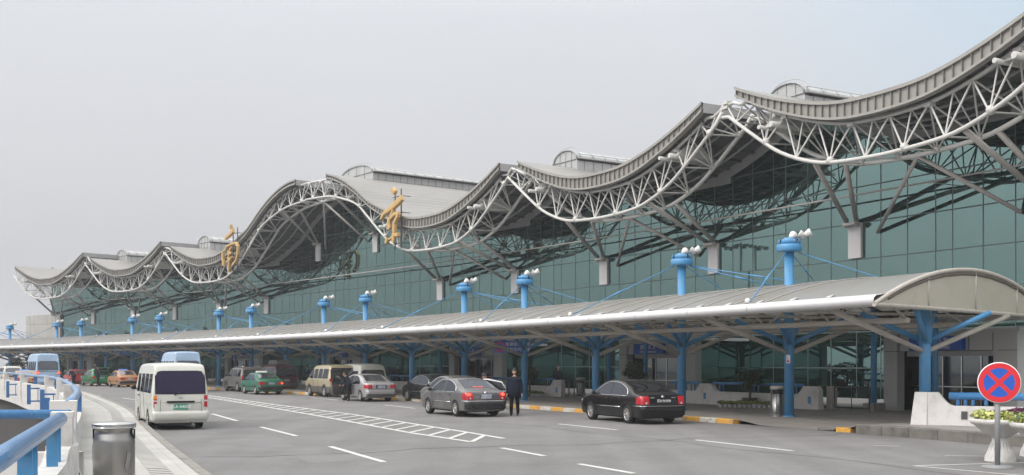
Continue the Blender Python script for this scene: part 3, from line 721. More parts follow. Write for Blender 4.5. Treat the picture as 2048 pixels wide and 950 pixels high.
# ================================================================== GOLD CHARACTERS ON THE ROOF TRUSS
NAN = [([(0.02, 14.75), (0.02, 14.31)], .12), ([(-1.09, 13.58), (-0.43, 13.79), (0.55, 14.11)], .24), ([(0.15, 14.18), (0.48, 14.15)], .28), ([(-1.68, 12.39), (-1.65, 11.79), (-1.42, 11.01)], .2),
 ([(-1.09, 12.4), (-0.76, 12.79), (0.09, 12.95), (1.13, 12.98), (1.45, 12.61), (1.45, 11.91), (1.13, 11.36), (0.45, 11.0)], .17), ([(0.22, 12.65), (-0.24, 12.34), (0.15, 12.01)], .12),
 ([(-0.5, 12.36), (-0.24, 11.93)], .12), ([(-0.43, 12.03), (0.29, 12.12)], .11), ([(-0.83, 11.32), (-0.24, 11.54), (0.38, 11.76)], .13), ([(-0.63, 11.72), (0.02, 11.44)], .12), ([(-0.37, 11.93), (-0.33, 11.11), (-0.37, 10.44)], .14)]
JING = [([(-0.06, 14.35), (0.16, 14.43), (0.32, 14.3), (0.16, 14.16)], .22), ([(1.4, 13.72), (0.76, 13.46), (-0.06, 13.18), (-1.21, 12.88), (-1.72, 12.45)], [.3, .3, .27, .2, .1]), ([(0.16, 12.99), (-0.17, 12.61)], .15),
 ([(-0.44, 12.53), (-0.53, 12.0), (-0.46, 11.62)], .24), ([(-0.22, 12.4), (0.32, 12.66), (0.81, 12.66), (0.76, 12.45), (0.27, 11.97)], .17), ([(0.27, 11.97), (0.24, 11.39), (0.11, 10.61)], [.17, .19, .24]),
 ([(-0.72, 11.0), (-0.94, 10.65)], .2), ([(0.32, 11.12), (0.81, 11.15), (0.7, 11.03)], .17), ([(0.22, 11.08), (-0.44, 10.87)], .1)]
def gold(strokes, ic, label):
    t = U0+DU*ic; root = empty('gold_character', B(ic, 6.0, 10.4), t); tag(root, label, 'sign', 'gold characters on the roof edge')
    # local y = away (left in view); x = inward
    for pts, wd in strokes:
        P = []
        for (a, za), (b, zb2) in zip(pts, pts[1:]):
            for j in range(4): P.append((a+(b-a)*j/4, za+(zb2-za)*j/4))
        P.append(pts[-1])
        W = [wd]*len(P) if not isinstance(wd, list) else [interp([(q/(len(wd)-1), x) for q, x in enumerate(wd)], j/(len(P)-1)) for j in range(len(P))]
        W[0] *= .8; W[-1] *= .62
        mb = MB(); rows = []; 
        for j, (y, z) in enumerate(P):
            q0 = P[max(j-1, 0)]; q1 = P[min(j+1, len(P)-1)]; d = Vector((q1[0]-q0[0], q1[1]-q0[1])); d.normalize(); nx = Vector((-d.y, d.x))
            w_ = W[j]*(.66 if ic > 5 else .8); f = lambda x, s: Vector((x, -(y+nx.x*s*w_), z-10.4+nx.y*s*w_))
            rows.append([f(-.30, -.8), f(-.31, 0), f(-.30, .8), f(-.24, 1), f(-.05, 1), f(-.05, -1), f(-.24, -1)])
        mb.grid(rows, 0, False, closed=True)
        for rr in (0, -1): mb.add(rows[rr], [tuple(range(7))])
        mb.build('stroke', 'gold', root, fixn=True)
    sf = MB()
    for y in (-.5, .4): sf.tube([(.25, y, -.2), (.25, y, 4.1)], .05, 5)
    for z in (0.2, 1.3, 2.4, 3.6): sf.tube([(.25, -.7, z), (.25, .7, z)], .035, 5); sf.tube([(.25, -.5, z), (1.0, -.5, z)], .03, 5)
    sf.build('support_frame', 'darkgrey', root)
gold(NAN, 6.54, 'gold calligraphic character nan, the farther left of the two on the roof edge')
gold(JING, 3.67, 'gold calligraphic character jing, the nearer right one beside the high central arch')
# ================================================================== ROADSIDE CANOPY
CA = tag(empty('entrance_canopy', C(8, RC, 0)), 'long low vaulted glazed canopy on blue columns along the terminal kerb', 'canopy')
KE = 24.5                                   # far end, in canopy bays
R0, R1 = 327.0, 339.1
def kst(u):                                 # skewed near end: the back edge stops farther away than the front
    return -.36+(u)*.60
ARC = [(0, 0), (.04, .52), (.05, .56), (.12, .80), (.22, 1.02), (.35, 1.19), (.5, 1.26), (.65, 1.19), (.78, 1.02), (.88, .80), (.95, .56), (.96, .52), (1, 0)]
ZG = 3.47                                   # underside of gutter
PZ = lambda u: .06+1.24*(1-(2*u-1)**2)
def cv(k, u, z): return C(max(k, kst(u)), R0+(R1-R0)*u, z)
KS = [-.5+j*.25 for j in range(int((KE+.5)/.25)+1)]
cr_ = MB()
UA = [(u, PZ(u)) for u in (.058, .10, .16, .24, .33, .42, .5, .58, .67, .76, .84, .90, .942)]
cr_.grid([[cv(k, u, ZG+z) for u, z in UA] for k in KS], m=0, smooth=True)
cr_.build('roof_glazing', 'canopy_glass', CA, world=True)
rb = MB()
for k in KS:
    P = [cv(k, u, ZG+z+.02) for u, z in UA]
    if k > 0.35: rb.tube(P, .018, 5, caps=False)
rb.build('glazing_bar', 'strut', CA, world=True)
pr = MB()
for u, z in [(u, PZ(u)) for u in (.12, .24, .37, .5, .63, .76, .88)]:
    pr.tube([cv(k, u, ZG+z-.14) for k in KS], .05, 5)
for k in KS: pr.tube([cv(k, u, ZG+z-.13) for u, z in UA], .05, 5, caps=False)
pr.build('purlin', 'brown_lt', CA, world=True)
for s, nm in ((0, 'front'), (1, 'rear')):
    gt = MB(); uu = (lambda u: u) if s == 0 else (lambda u: 1-u)
    prof = [(.056, .31), (.052, .34), (.008, .27), (-.001, .20), (-.003, .10), (.004, .0), (.02, -.03), (.035, .0), (.04, .22)]
    gt.grid([[cv(k, uu(u), ZG+z) for u, z in prof] for k in KS], m=0, smooth=True)
    for k in KS[::2]:
        if k < .1: continue
        P = [cv(k, uu(u-.0006), ZG+z) for u, z in prof[1:6]]; gt.tube(P, .008, 4, m=1, caps=False)
    gt.build('gutter', ['white_clean', 'strut'], CA, world=True)
    gb = MB()
    for k in [q for q in KS if q > -.2 or s == 1]:                            # little arms between gutter and glazing
        gb.tube([cv(k, uu(.030), ZG+.30), cv(k+.02, uu(.062), ZG+.40)], .042, 6)
    gb.tube([cv(k, uu(.060), ZG+.32) for k in KS], .03, 5, m=1)
    gb.build('gutter_arm', ['white_clean', 'darkgrey'], CA, world=True)
# glazed near gable
ga = MB(); n = 24; fr = MB()
low = [cv(-9, j/n, ZG+.02) for j in range(n+1)]; hi = [cv(-9, j/n, ZG+.03+1.26*(1-(2*j/n-1)**2)) for j in range(n+1)]
ga.grid([low, hi], smooth=False); gao = ga.build('end_gable', 'gable', CA, world=True)
fr.tube(hi, .07, 6); fr.tube(low, .07, 6)
for u in (.25, .5, .75, 1): 
    j = int(u*n); fr.tube([low[j]-Vector((.03, .03, 0)), hi[j]-Vector((.03, .03, 0))], .045, 5)
fr.build('gable_frame', 'steel', gao, world=True)
# beige tubular frame under the roof
tf = MB()
for rr in (329.4, 333.6):
    k00 = -.18 if rr < 331 else .08
    tf.tube([C(k, rr, ZG-.33) for k in [j*.5+k00 for j in range(int(2*KE))]], .085, 8)
    for j in range(int(2*KE)):
        a = C(k00+j*.5, rr, ZG-.33); b = C(k00+(j+.5)*.5, rr+(.25 if rr < 331 else -.25), ZG+.60)
        tf.tube([a, b], .035, 5, caps=False); tf.tube([b, C(k00+(j+1)*.5, rr, ZG-.33)], .035, 5, caps=False)
for k in [j*.5+.4 for j in range(int(2*KE)-1)]:
    tf.tube([cv(k, .03, ZG+.05), cv(k, .97, ZG+.05)], .05, 6)
tf.build('tube_frame', 'steel', CA, world=True)
# columns: short, tall, tall, short ...
def col_arms(mb, mb2, end):
    if end:      # the end column: arms lie in the skewed gable plane or run back under the roof
        for tx, ty in ((-2.1, -1.05), (2.3, .35), (-1.9, 1.5), (2.0, 1.6)): mb.tube([(tx*.05, ty*.05, 2.62), (tx, ty, 3.44)], .085, 8)
        for tx, ty in ((-3.2, 1.0), (3.9, 1.3), (-1.9, 3.3), (1.9, 3.3)): mb2.tube([(tx*.04, ty*.04, 2.28), (tx, ty, 3.42)], .075, 8)
        return
    # local frame: x = towards building, y = away
    for ax, ay in ((-1, -1), (-1, 1), (1, -1), (1, 1)):
        mb.tube([(ax*.1, ay*.1, 2.62), (ax*1.55, ay*1.1, 3.44)], .085, 8)
    for ax in (-1, 1):
        mb2.tube([(ax*.12, 0, 2.28), (ax*3.7, 0, 3.42)], .085, 8)
protos = {}
for kind in ('short', 'tall'):
    root = None
def column(kind, first):
    pass
proto = {}
for k in range(0, 25):
    kind = 'short' if k % 3 == 0 else 'tall'
    t = T0+DT*k+(.0005 if k == 0 else 0); loc = pol(t, RC, 0)
    if kind in proto:
        c = copy_tree(proto[kind], CA); c.location = loc-CA.location; c.rotation_euler.z = t
        if k > 19: pass
        continue
    cm_ = MB(); H = 3.9 if kind == 'short' else 5.9
    cm_.tube([(0, 0, 0), (0, 0, H)], .17, 18)
    cm_.lathe([(.24, 0), (.24, .03), (.18, .05)], n=18)
    base = cm_.build('column', 'blue', CA); base.location = loc-CA.location; base.rotation_euler.z = t; proto[kind] = base
    a1 = MB(); a2 = MB(); col_arms(a1, a2, False); a1.tube([(0, 0, 2.5), (0, 0, 3.3)], .21, 14)
    a1.build('brace', 'blue', base); a2.build('strut', 'steel', base)
    if kind == 'tall':
        d = MB(); d.lathe([(.17, 5.84), (.30, 5.86), (.43, 5.88), (.445, 5.90), (.445, 6.09), (.42, 6.12), (.3, 6.125)], n=28)
        for j in range(4):
            th = math.pi/4+j*math.pi/2
            d.lathe([(.2, 6.12), (.40, 6.12), (.40, 6.27), (.38, 6.29), (.2, 6.31)], n=6, a0=th-.68, a1=th+.68)
        d.lathe([(0.001, 6.38), (.18, 6.36), (.20, 6.12)], n=16); d.build('drum', 'blue', base)
        for (px, py, pz, rz_) in ((.34, -.28, 6.46, 150), (.42, -.50, 6.50, -40), (.05, -.1, 6.42, 20)):
            fl = MB(); T = Matrix.Rotation(R(rz_), 4, 'Z') @ Matrix.Rotation(R(62), 4, 'Y')
            fl.lathe([(.001, -.14), (.06, -.13), (.105, -.05), (.14, .09), (.145, .105), (.001, .105)], c=(px, py, pz), n=14, T=T)
            f_ = fl.build('floodlight', 'lamp_white', base)
            b_ = MB(); b_.tube([(px*.6, py*.6, 6.3), (px, py, pz-.12)], .03, 5); b_.build('bracket', 'grey_pole', f_)
# stay cables with their anchor brackets
def cable(a, b):
    m = MB(); m.tube([a, b], .022, 5); mid = a.lerp(b, .62); m2 = a.lerp(b, .48); m.tube([m2, mid], .04, 6)
    return m
for k in range(1, 25):
    if k % 3 == 0: continue
    s = -1 if k % 3 == 1 else 1
    topf = C(k, RC, 5.86)
    tgt = [cv(k+s*.38, .06, ZG+.42), cv(k+s*.38, .94, ZG+.42), C(k-s*.35, 334.9, ZG+1.45), C(k-s*.65, 334.9, ZG+1.45)]
    for q, e in enumerate(tgt):
        a = topf+(e-topf).normalized()*.35
        a.z = 5.84
        cable(a, e).build('stay_cable', 'blue', CA, world=True)
    br = MB(); e = tgt[2]
    br.tube([e, C(k-s*.35, 334.9, ZG+.95)], .05, 6); br.tube([e+Vector((0, 0, -.05)), C(k-s*.35, 337.6, ZG+1.28), C(k-s*.35, 338.6, ZG+1.2)], .07, 6)
    br.tube([e, C(k-s*.32, 335.6, ZG+1.0)], .05, 6); br.ball(e, .11, 8, 5)
    br.build('anchor_bracket', 'white_clean', CA, world=True)
    an = MB(); an.lathe([(.001, -.07), (.08, -.07), (.08, .07), (.001, .07)], c=cv(k+s*.38, .05, ZG+.42), n=10, T=Matrix.Rotation(R(70), 4, 'X')); an.build('anchor_clamp', 'lamp_white', CA, world=True)
# rear posts beside the entrances
po = None
for k0, k1 in PORT:
    for k in (k0-.02+.45, k1-.07):
        t = T0+DT*k
        if po is None:
            m = MB(); m.tube([(0, 0, .3), (0, 0, 4.2)], .12, 14); po = m.build('rear_post', 'blue', CA)
            b = MB(); b.prism([(-.3, -.3), (.3, -.3), (.3, .3), (-.3, .3)], 0, .32); b.build('footing', 'kerb', po); c = po
        else: c = copy_tree(po, CA)
        c.location = pol(t, 337.5, 0)-CA.location; c.rotation_euler.z = t
# notice plate on the second column
nb = MB(); t = T0+DT*1
th0 = t+math.pi+.55
nb.lathe([(.176, 1.9), (.176, 2.19)], n=6, a0=math.pi+.25, a1=math.pi+1.05); nb.lathe([(.180, 1.93), (.180, 2.0)], n=6, a0=math.pi+.35, a1=math.pi+.85, m=1)
nb.tube([(.182*math.cos(math.pi+a), .182*math.sin(math.pi+a), z) for a, z in ((.4, 2.14), (.6, 2.02), (.8, 1.97))], .012, 4, m=1)
o = nb.build('notice', ['signwhite', 'red'], CA); o.location = pol(t, RC, 0)-CA.location; o.rotation_euler.z = t
# hanging pole sign
t = T0+DT*4; sgn = tag(empty('parking_notice_sign', pol(t, RC-.25, 0)), 'blue sign with red ring and two rows of Chinese text on a blue column', 'sign')
ax = Vector((1, -.02, 0)).normalized()     # faces the camera side
def facing(loc, ang):      # local text frame: x right in view, y up, normal towards -Y rotated by ang
    return Matrix.Translation(loc) @ Matrix.Rotation(ang, 4, 'Z') @ Matrix.Rotation(R(90), 4, 'X')
m = MB(); m.box((-.45, 0, 2.72), (1.72, .06, .60)); b = m.build('board', 'signblue', sgn)
text('车辆即停即走', .21, 'first_row', 'flower_y' if 0 else 'signwhite', b, facing((-.13, -.035, 2.84), 0)); text('请勿长时停放', .21, 'second_row', 'signwhite', b, facing((-.13, -.035, 2.58), 0))
m = MB(); T = Matrix.Rotation(R(90), 4, 'X')
m.lathe([(.19, 0), (.26, 0)], c=(-1.02, -.036, 2.72), n=24, T=T); m.bar((-1.17, -.036, 2.87), (-.87, -.036, 2.57), .01, .06, up=(0, 1, 0)); m.bar((-1.17, -.038, 2.57), (-.87, -.038, 2.87), .01, .06, up=(0, 1, 0))
m.build('ring_symbol', 'red', b)
m = MB(); m.tube([(-.2, .05, 2.6), (.0, .25, 2.6)], .03, 5); m.tube([(-1.1, 0, 3.02), (-1.1, 0, 3.45)], .03, 5); m.tube([(.2, 0, 3.02), (.2, 0, 3.45)], .03, 5); m.build('bracket', 'grey_pole', sgn)
# ceiling-hung signs farther along (dark blue boards)
for k, z, w_, lb in ((13.4, 2.95, 2.4, 'dark blue hanging board under the far part of the canopy, the nearer one'), (14.6, 2.95, 2.4, 'dark blue hanging board under the far part of the canopy, the farther one')):
    t = T0+DT*k; s_ = tag(empty('hanging_sign', pol(t, 333, 0)), lb, 'sign', 'hanging boards under the canopy')
    m = MB(); m.box((0, 0, z), (w_, .12, .6)); bb = m.build('board', 'signblue', s_)
    text('国内出发 1-8', .3, 'lettering', 'signwhite', bb, facing((0, -.07, z), 0))
    m = MB(); 
    for x in (-.8, .8): m.tube([(x, 0, z+.3), (x, 0, 3.9)], .025, 5)
    m.build('hanger', 'grey_pole', s_)

# ================================================================== LOW WHITE WALLS WITH BLUE RAILS (terminal side)
def low_wall(k0, k1, r, label, grp, pk=()):
    root = tag(empty('low_wall', C((k0+k1)/2, r, 0)), label, 'wall', grp)
    L = (k1-k0)*DT*r; n = 60; T = []
    posts = [(q-k0)*DT*r for q in pk]
    def h(s):
        d = min(abs(s-p) for p in posts); pw = .8
        if d < pw*.5: return .95
        q = min(1, (d-pw*.5)/.42); return .95-.35*math.sin(q*math.pi/2)
    m = MB(); rows = []
    S_ = sorted(set([L*j/n for j in range(n+1)]+[p+sg*(.375+.42*j/6) for p in posts for sg in (-1, 1) for j in range(7) if 0 <= p+sg*(.375+.42*j/6) <= L]))
    for s in S_:
        k = k0+s/(DT*r); H = h(s)
        rows.append([C(k, r-.16, 0), C(k, r-.11, H), C(k, r+.11, H), C(k, r+.16, 0)])
    m.grid(rows, 0, False)
    for rr, fl in ((rows[0], 0), (rows[-1], 1)): m.add(rr, [(0, 1, 2, 3)])
    m.build('wall_body', 'white', root, world=True)
    v = MB()
    for p in posts:
        s = min(max(p, .42), L-.42); k = k0+s/(DT*r)
        v.box(None, (.02, .16, .3), M4=Matrix.Translation(C(k, r-.15, .38)) @ Matrix.Rotation(T0+DT*k, 4, 'Z'))
    v.build('vent_panel', 'grey_pole' if 0 else 'blue', root, world=True)
    for a, b in zip(posts, posts[1:]+([L+.3] if L-posts[-1] > 1.5 else [])):
        rl = MB(); rl.tube([C(k0+s/(DT*r), r, .98) for s in lin(a+.45, b-.45, 8)], .065, 8); 
        for s in (a+.9, a+1.15, (a+b)/2-.1, (a+b)/2+.15, b-1.15, b-.9):
            k = k0+s/(DT*r); rl.tube([C(k, r, .6), C(k, r, .95)], .035, 6)
        rl.build('handrail', 'blue_rail', root, world=True)
low_wall(1.6, 3.2, 336.6, 'long white low wall with blue rail behind the potted pine and steel bin', 'white low walls along the terminal', (1.68, 2.74))
low_wall(4.7, 6.05, 336.8, 'white low wall with blue rail behind the man in the dark coat', 'white low walls along the terminal', (4.77, 5.95))
low_wall(7.3, 9.0, 337.0, 'white low wall with blue rail behind the dark sedans', 'white low walls along the terminal', (7.4, 8.2, 8.95))
low_wall(10.5, 11.9, 337.0, 'white low wall behind the green taxi and grey off-roader', 'white low walls along the terminal', (10.6, 11.3, 11.85))
# near wall at the canopy end
root = tag(empty('end_wall', (12, 31.8, 0)), 'white low wall with fat blue rail at the near end of the canopy', 'wall')
a = Vector((11.78, 32.1, 0)); d = Vector((.86, -.51, 0)); nn = Vector((.51, .86, 0))
m = MB(); rows = []
Ss = [0, .35]+[.35+.9+.42*j/8 for j in range(9)]+[2.4+j*.8 for j in range(12)]
for s in [0, .34, .36, .62]+[.62+.45*j/8 for j in range(1, 9)]+[1.3+j*.9 for j in range(12)]:
    if s <= .62: H = 1.06
    elif s <= 1.07: q = (s-.62)/.45; H = 1.06-.38*math.sin(q*math.pi/2)
    else: H = .68
    b0 = -.26 if s < .35 else -.19; b1 = -.16 if s < .35 else -.13
    off = -.12 if s == 0 else 0
    p = a+d*s
    rows.append([p+nn*b0+d*off, p+nn*b1+Vector((0, 0, H)), p+nn*.13+Vector((0, 0, H)), p+nn*.2+d*off])
m.grid(rows, 0, False); m.add(rows[0], [(0, 1, 2, 3)]); m.build('wall_body', 'white', root, world=True)
m = MB(); q = a+d*1.35; m.box(None, (.16, .03, .22), M4=Matrix.Translation(q-nn*.175+Vector((0, 0, .42))) @ Matrix.Rotation(math.atan2(d.y, d.x), 4, 'Z')); m.build('socket_hole', 'darkgrey', root, world=True)
m = MB(); z = .96; m.tube([a+d*.92+Vector((0, 0, z)), a+d*12+Vector((0, 0, z))], .105, 12)
for s in (1.15, 1.35, 1.55, 1.9, 5.2, 5.5, 5.8): m.tube([a+d*s+nn*.03+Vector((0, 0, .66)), a+d*s+nn*.03+Vector((0, 0, z))], .055, 8)
m.build('handrail', 'blue_rail', root, world=True)
# low brown deck in front of the entrance with a thin rail
root = tag(empty('steel_barrier', C(1.0, 337.0, 0)), 'tubular steel barrier with a grey cabinet left of the nearest entrance', 'barrier', 'tubular barriers beside the entrances')
def barrier(root, ks):
    for (ka, kb2) in ks:
        m = MB(); r = 337.2
        P = [C(ka, r, .16), C(ka, r, .86), C(ka+.01, r, .93), C(kb2-.01, r, .93), C(kb2, r, .86), C(kb2, r, .16), C(kb2-.01, r, .1), C(ka+.01, r, .1), C(ka, r, .16)]
        m.tube(P, .04, 6)
        n = max(1, int((kb2-ka)*7))
        for j in range(n+1):
            k = ka+(kb2-ka)*j/n; m.tube([C(k, r, 0), C(k, r, .93)], .022, 5)
        m.build('tube_frame', 'darkgrey', root, world=True)
barrier(root, [(1.62, 1.72), (1.28, 1.58)])
m = MB(); m.box(None, (.3, .3, .95), M4=Matrix.Translation(C(1.6, 337.2, .475)) @ Matrix.Rotation(T0, 4, 'Z')); m.build('cabinet', 'steel', root, world=True)
root = tag(empty('steel_barrier', C(4.5, 337.0, 0)), 'tubular steel barrier right of the steel bin, left of the second entrance', 'barrier', 'tubular barriers beside the entrances')
barrier(root, [(4.32, 4.62), (4.7, 4.85)])
root = tag(empty('steel_barrier', C(11.0, 335.0, 0)), 'tubular steel barrier behind the beige minivan', 'barrier', 'tubular barriers beside the entrances')
def barrier2(root, ka, kb2, r=334.5):
    m = MB(); m.tube([C(ka, r, 0), C(ka, r, .95), C(kb2, r, .95), C(kb2, r, 0)], .045, 6); m.tube([C(ka, r, .35), C(kb2, r, .35)], .03, 5); m.build('tube_frame', 'grey_pole', root, world=True)
barrier2(root, 8.4, 8.9)

# ================================================================== BINS, PLANTS, SIGNS
def steel_bin(loc, rz, lb, big=False):
    r = tag(empty('litter_bin', loc, rz), lb, 'bin', None if big else 'steel litter bins on the terminal pavement')
    if not big:
        m = MB(); m.lathe([(.25, 0), (.25, .02), (.22, .03), (.22, .96), (.23, .98)], n=24)
        m.build('body', 'inox', r)
        m = MB(); m.lathe([(.255, .05), (.255, .09)], n=20); m.lathe([(.25, .14), (.25, .16)], n=20)
        for j in range(6):
            th = j*math.pi/3; m.tube([(.24*math.cos(th), .24*math.sin(th), .02), (.24*math.cos(th), .24*math.sin(th), 1.0)], .015, 5)
        m.build('cage', 'grey_pole', r)
        m = MB(); m.lathe([(.24, .97), (.26, .98), (.26, 1.06), (.2, 1.09), (.001, 1.09)], n=24); m.build('lid', 'steel', r)
        m = MB(); m.lathe([(.262, .80), (.262, .93)], n=10, a0=math.pi-.6, a1=math.pi+1.0); m.build('slot', 'dark', r)
    else:
        m = MB(); m.lathe([(.25, 0), (.265, .02), (.265, .86), (.262, .90), (.238, .96), (.235, 1.0), (.25, 1.04), (.272, 1.07)], n=48); m.build('body', 'inox', r)
        m = MB(); m.lathe([(.272, 1.06), (.28, 1.065), (.28, 1.095), (.278, 1.105), (.12, 1.125), (.001, 1.13)], n=48); m.lathe([(.276, 1.045), (.282, 1.05), (.276, 1.058)], n=48); m.build('lid', 'inox_hi', r)
        for (a0, z, n2) in ((-2.95, .72, 'left'), (-.55, .62, 'right')):
            m = MB(); P = []
            for (da, dz) in ((-.16, -.07), (-.02, .12), (.16, .10), (.13, -.02), (-.05, -.16)):
                P.append((.272*math.cos(a0+da), .272*math.sin(a0+da), z+dz))
            m.add(P, [tuple(range(5))]); m.build('sticker', 'inox_hi', r)
        m = MB()
        for a0 in (-3.0, .1): m.lathe([(.2665, .9), (.2665, 1.03)], n=6, a0=a0-.2, a1=a0+.2)
        m.build('slot', 'dark', r)
steel_bin((-5.28, 14.6, 0), 0, 'brushed steel litter bin with round lid beside the blue railing in the left foreground', True)
steel_bin((9.55, 39.6, 0), 1.2, 'steel litter bin standing just left of the second blue column')
steel_bin((3.9, 62.4, 0), 1.2, 'steel litter bin beyond the black sedan, by the second entrance')
steel_bin(C(12.6, 333.5, 0), 1.2, 'small steel litter bin far along the pavement behind the grey off-roader')
def leaf_cloud(mb, c, rad, n, size, mi=(0,), squash=.6, up=.3):
    c = Vector(c)
    for _ in range(n):
        while True:
            v = Vector((random.uniform(-1, 1), random.uniform(-1, 1), random.uniform(-1, 1)))
            if .25 < v.length < 1: break
        v *= 1 if random.random() < .8 else 1.18
        p = c+Vector((v.x*rad[0], v.y*rad[1], v.z*rad[2])); a = Vector((random.gauss(0, 1), random.gauss(0, 1), random.gauss(0, .5)+up)).normalized()
        b = a.cross(Vector((random.gauss(0, 1), random.gauss(0, 1), random.gauss(0, 1)))).normalized(); s = size*random.uniform(.6, 1.3)
        mb.add([p-a*s, p+b*s*squash, p+a*s, p-b*s*squash], [(0, 1, 2, 3)], random.choice(mi))
def bonsai(loc, rz, lb, grp='pot pines on the terminal pavement', s=1, wide=1):
    r = tag(empty('potted_pine', loc, rz), lb, 'potted tree', grp); r.scale = (s, s, s)
    m = MB(); m.prism([(-.35, -.25), (.35, -.25), (.35, .25), (-.35, .25)], .28, .32); m.prism([(-.3, -.2), (.3, -.2), (.3, .2), (-.3, .2)], 0, .28); m.build('pot', 'darkgrey', r)
    m = MB(); m.tube([(0, 0, .28), (.03, 0, .55), (-.05, .02, .85), (.08, 0, 1.15), (.0, 0, 1.5)], [.07, .06, .05, .04, .02], 7)
    for (x, y, z, zz) in ((.5, 0, 1.15, .8), (-.55, .1, 1.3, .95), (.1, .3, .95, .7), (.35, -.1, 1.5, 1.1)): m.tube([(0, 0, zz), (x*.6, y*.6, z-.04), (x, y, z)], [.035, .025, .015], 5)
    m.build('trunk', 'bark', r)
    m = MB()
    for (x, y, z, a) in ((0, 0, 1.58, .5), (.55, 0, 1.45, .38), (-.6, .1, 1.38, .42), (.25, .25, 1.2, .36), (-.2, -.2, 1.12, .34), (.6, -.15, 1.12, .27), (-.35, .1, .92, .26)):
        leaf_cloud(m, (x*wide*.8, y, z), (a*wide*.9, a*.9, .15), 260, .06, (0, 0, 1), .45, .7)
    m.build('crown', ['leaf_dk', 'leaf'], r)
bonsai((10.35, 47.9, .12), .6, 'potted cloud-pruned pine on the bed of small pots before the white wall', s=.88, wide=.95)
bonsai(C(3.45, 335.8, 0), 1.6, 'broad potted pine in front of the second entrance beside a blue post', s=1.15, wide=1.2)
bonsai(C(5.1, 336.2, 0), 2.2, 'dark potted pine left of the steel bin near the second entrance')
bonsai(C(8.25, 335.5, 0), .2, 'dark potted pine behind the white van')
bonsai(C(12.9, 335.3, 0), .9, 'dark potted pine under the canopy behind the white van roof')
# pot beds
fp = None; first = True
beds = [(10.0, 48.9, 1.0, 'small white flower pots in rows before the white wall', 22, 2), (3.2, 65.2, 1.0, 'small white flower pots behind the man in the dark coat', 9, 1)]
lbls = {0: 'small white pot with yellow-green leaves, one of the row below the potted pine', 1: 'small white pot in the short row behind the man in the dark coat'}
for bi, (bx, by, _, grp, cnt, rowsn) in enumerate(beds):
    t = math.atan2(by-CY, bx-CX); 
    for j in range(cnt):
        row = j % rowsn; kk = (j//rowsn)
        q = Vector((9.0+.19*kk+.1*row, 47.45-.085*kk+.22*row, 0)) if bi == 0 else pol(t+.0009*(4-kk), 336.1, .0)
        if fp is None:
            r = empty('flower_pot', q)
            m = MB(); m.lathe([(.085, 0), (.12, .16), (.13, .17), (.11, .16), (.001, .15)], n=10); m.build('pot', 'white_clean', r)
            m = MB(); leaf_cloud(m, (0, 0, .24), (.19, .19, .09), 90, .05, (0, 0, 1), .6, .6); m.build('plant', ['leaf_lt', 'leaf'], r); fp = r
        else: r = copy_tree(fp); r.location = q
        r.rotation_euler.z = random.uniform(0, 6); s = random.uniform(.92, 1.1)*.85; r.scale = (s, s, s)
        tag(r, lbls[bi], 'flower pot', grp)
# big flower urns on the right
def urn(loc, lb, cols, sc=1):
    r = tag(empty('flower_urn', loc), lb, 'planter', 'white concrete flower urns'); r.scale = (sc, sc, sc)
    m = MB(); m.lathe([(.30, 0), (.29, .1), (.235, .2), (.17, .34), (.155, .44), (.17, .50)], n=28)
    for j in range(22):
        th = 2*math.pi*j/22; m.tube([(.295*math.cos(th), .295*math.sin(th), .08), (.235*math.cos(th), .235*math.sin(th), .2), (.165*math.cos(th), .165*math.sin(th), .38)], .008, 5)
    m.build('pedestal', 'white', r)
    m = MB(); m.lathe([(.17, .48), (.30, .56), (.50, .73), (.56, .76), (.585, .80), (.585, .84), (.55, .86), (.48, .84), (.001, .80)], n=32); m.build('bowl', 'white', r)
    m = MB()
    for j in range(16):
        th = 2*math.pi*j/16+.2; rr = .42 if j % 2 else .26; cc = cols[(0 if math.cos(th-.2) < .25 else 1) % len(cols)]
        leaf_cloud(m, (rr*math.cos(th), rr*math.sin(th), .93), (.17, .17, .09), 70, .045, cc, .7, .5)
    m.build('flowers', ['flower_y', 'leaf_lt', 'flower_p', 'leaf'], r)
urn((10.25, 23.1, -.15), 'white flower urn with yellow-green and purple leaves behind the no-stopping sign', [(0, 1, 1), (2, 2, 2, 3)], 1.03)
urn((11.55, 24.3, -.15), 'white flower urn with purple leaves, the one farthest back at the right edge', [(2, 2, 2, 3)], 1.03)
urn((10.42, 21.6, -.15), 'white flower urn with yellow-green leaves cut by the right edge of the picture', [(0, 1, 1, 3)], 1.03)
# no-stopping sign
r = tag(empty('no_stopping_sign', (9.53, 21.6, -.145)), 'round red and blue no-stopping sign on a grey pole with a flat round foot', 'road sign')
m = MB(); m.lathe([(.30, 0), (.29, .035), (.05, .05), (.05, .05)], n=28); m.build('foot', 'grey_pole', r)
m = MB(); m.tube([(0, 0, .03), (0, 0, 1.72)], .052, 12); m.build('pole', 'grey_pole', r)
T = Matrix.Translation((0, -.075, 1.665)) @ Matrix.Rotation(R(-14), 4, 'Z') @ Matrix.Rotation(R(90), 4, 'X')
m = MB(); m.lathe([(.001, -.012), (.395, -.012), (.40, 0), (.40, .004), (.001, .004)], n=48, T=T); dsk = m.build('disc', 'grey_pole' if 0 else 'signwhite', r)
m = MB(); m.lathe([(.001, .006), (.29, .006)], n=48, T=T); m.build('blue_field', 'signblue', dsk)
m = MB(); m.lathe([(.285, .009), (.385, .009)], n=48, T=T)
for s in (-1, 1):
    c, q = math.cos(R(45)), math.sin(R(45)); u = Vector((c, s*q, 0)); v = Vector((-s*q, c, 0)); L = .30; wv = .04
    P = [T @ (u*a_+v*b_+Vector((0, 0, .0085+.0006*s))) for a_, b_ in ((-L, -wv), (L, -wv), (L, wv), (-L, wv))]; m.add(P, [(0, 1, 2, 3)])
m.build('red_ring_and_cross', 'red', dsk)

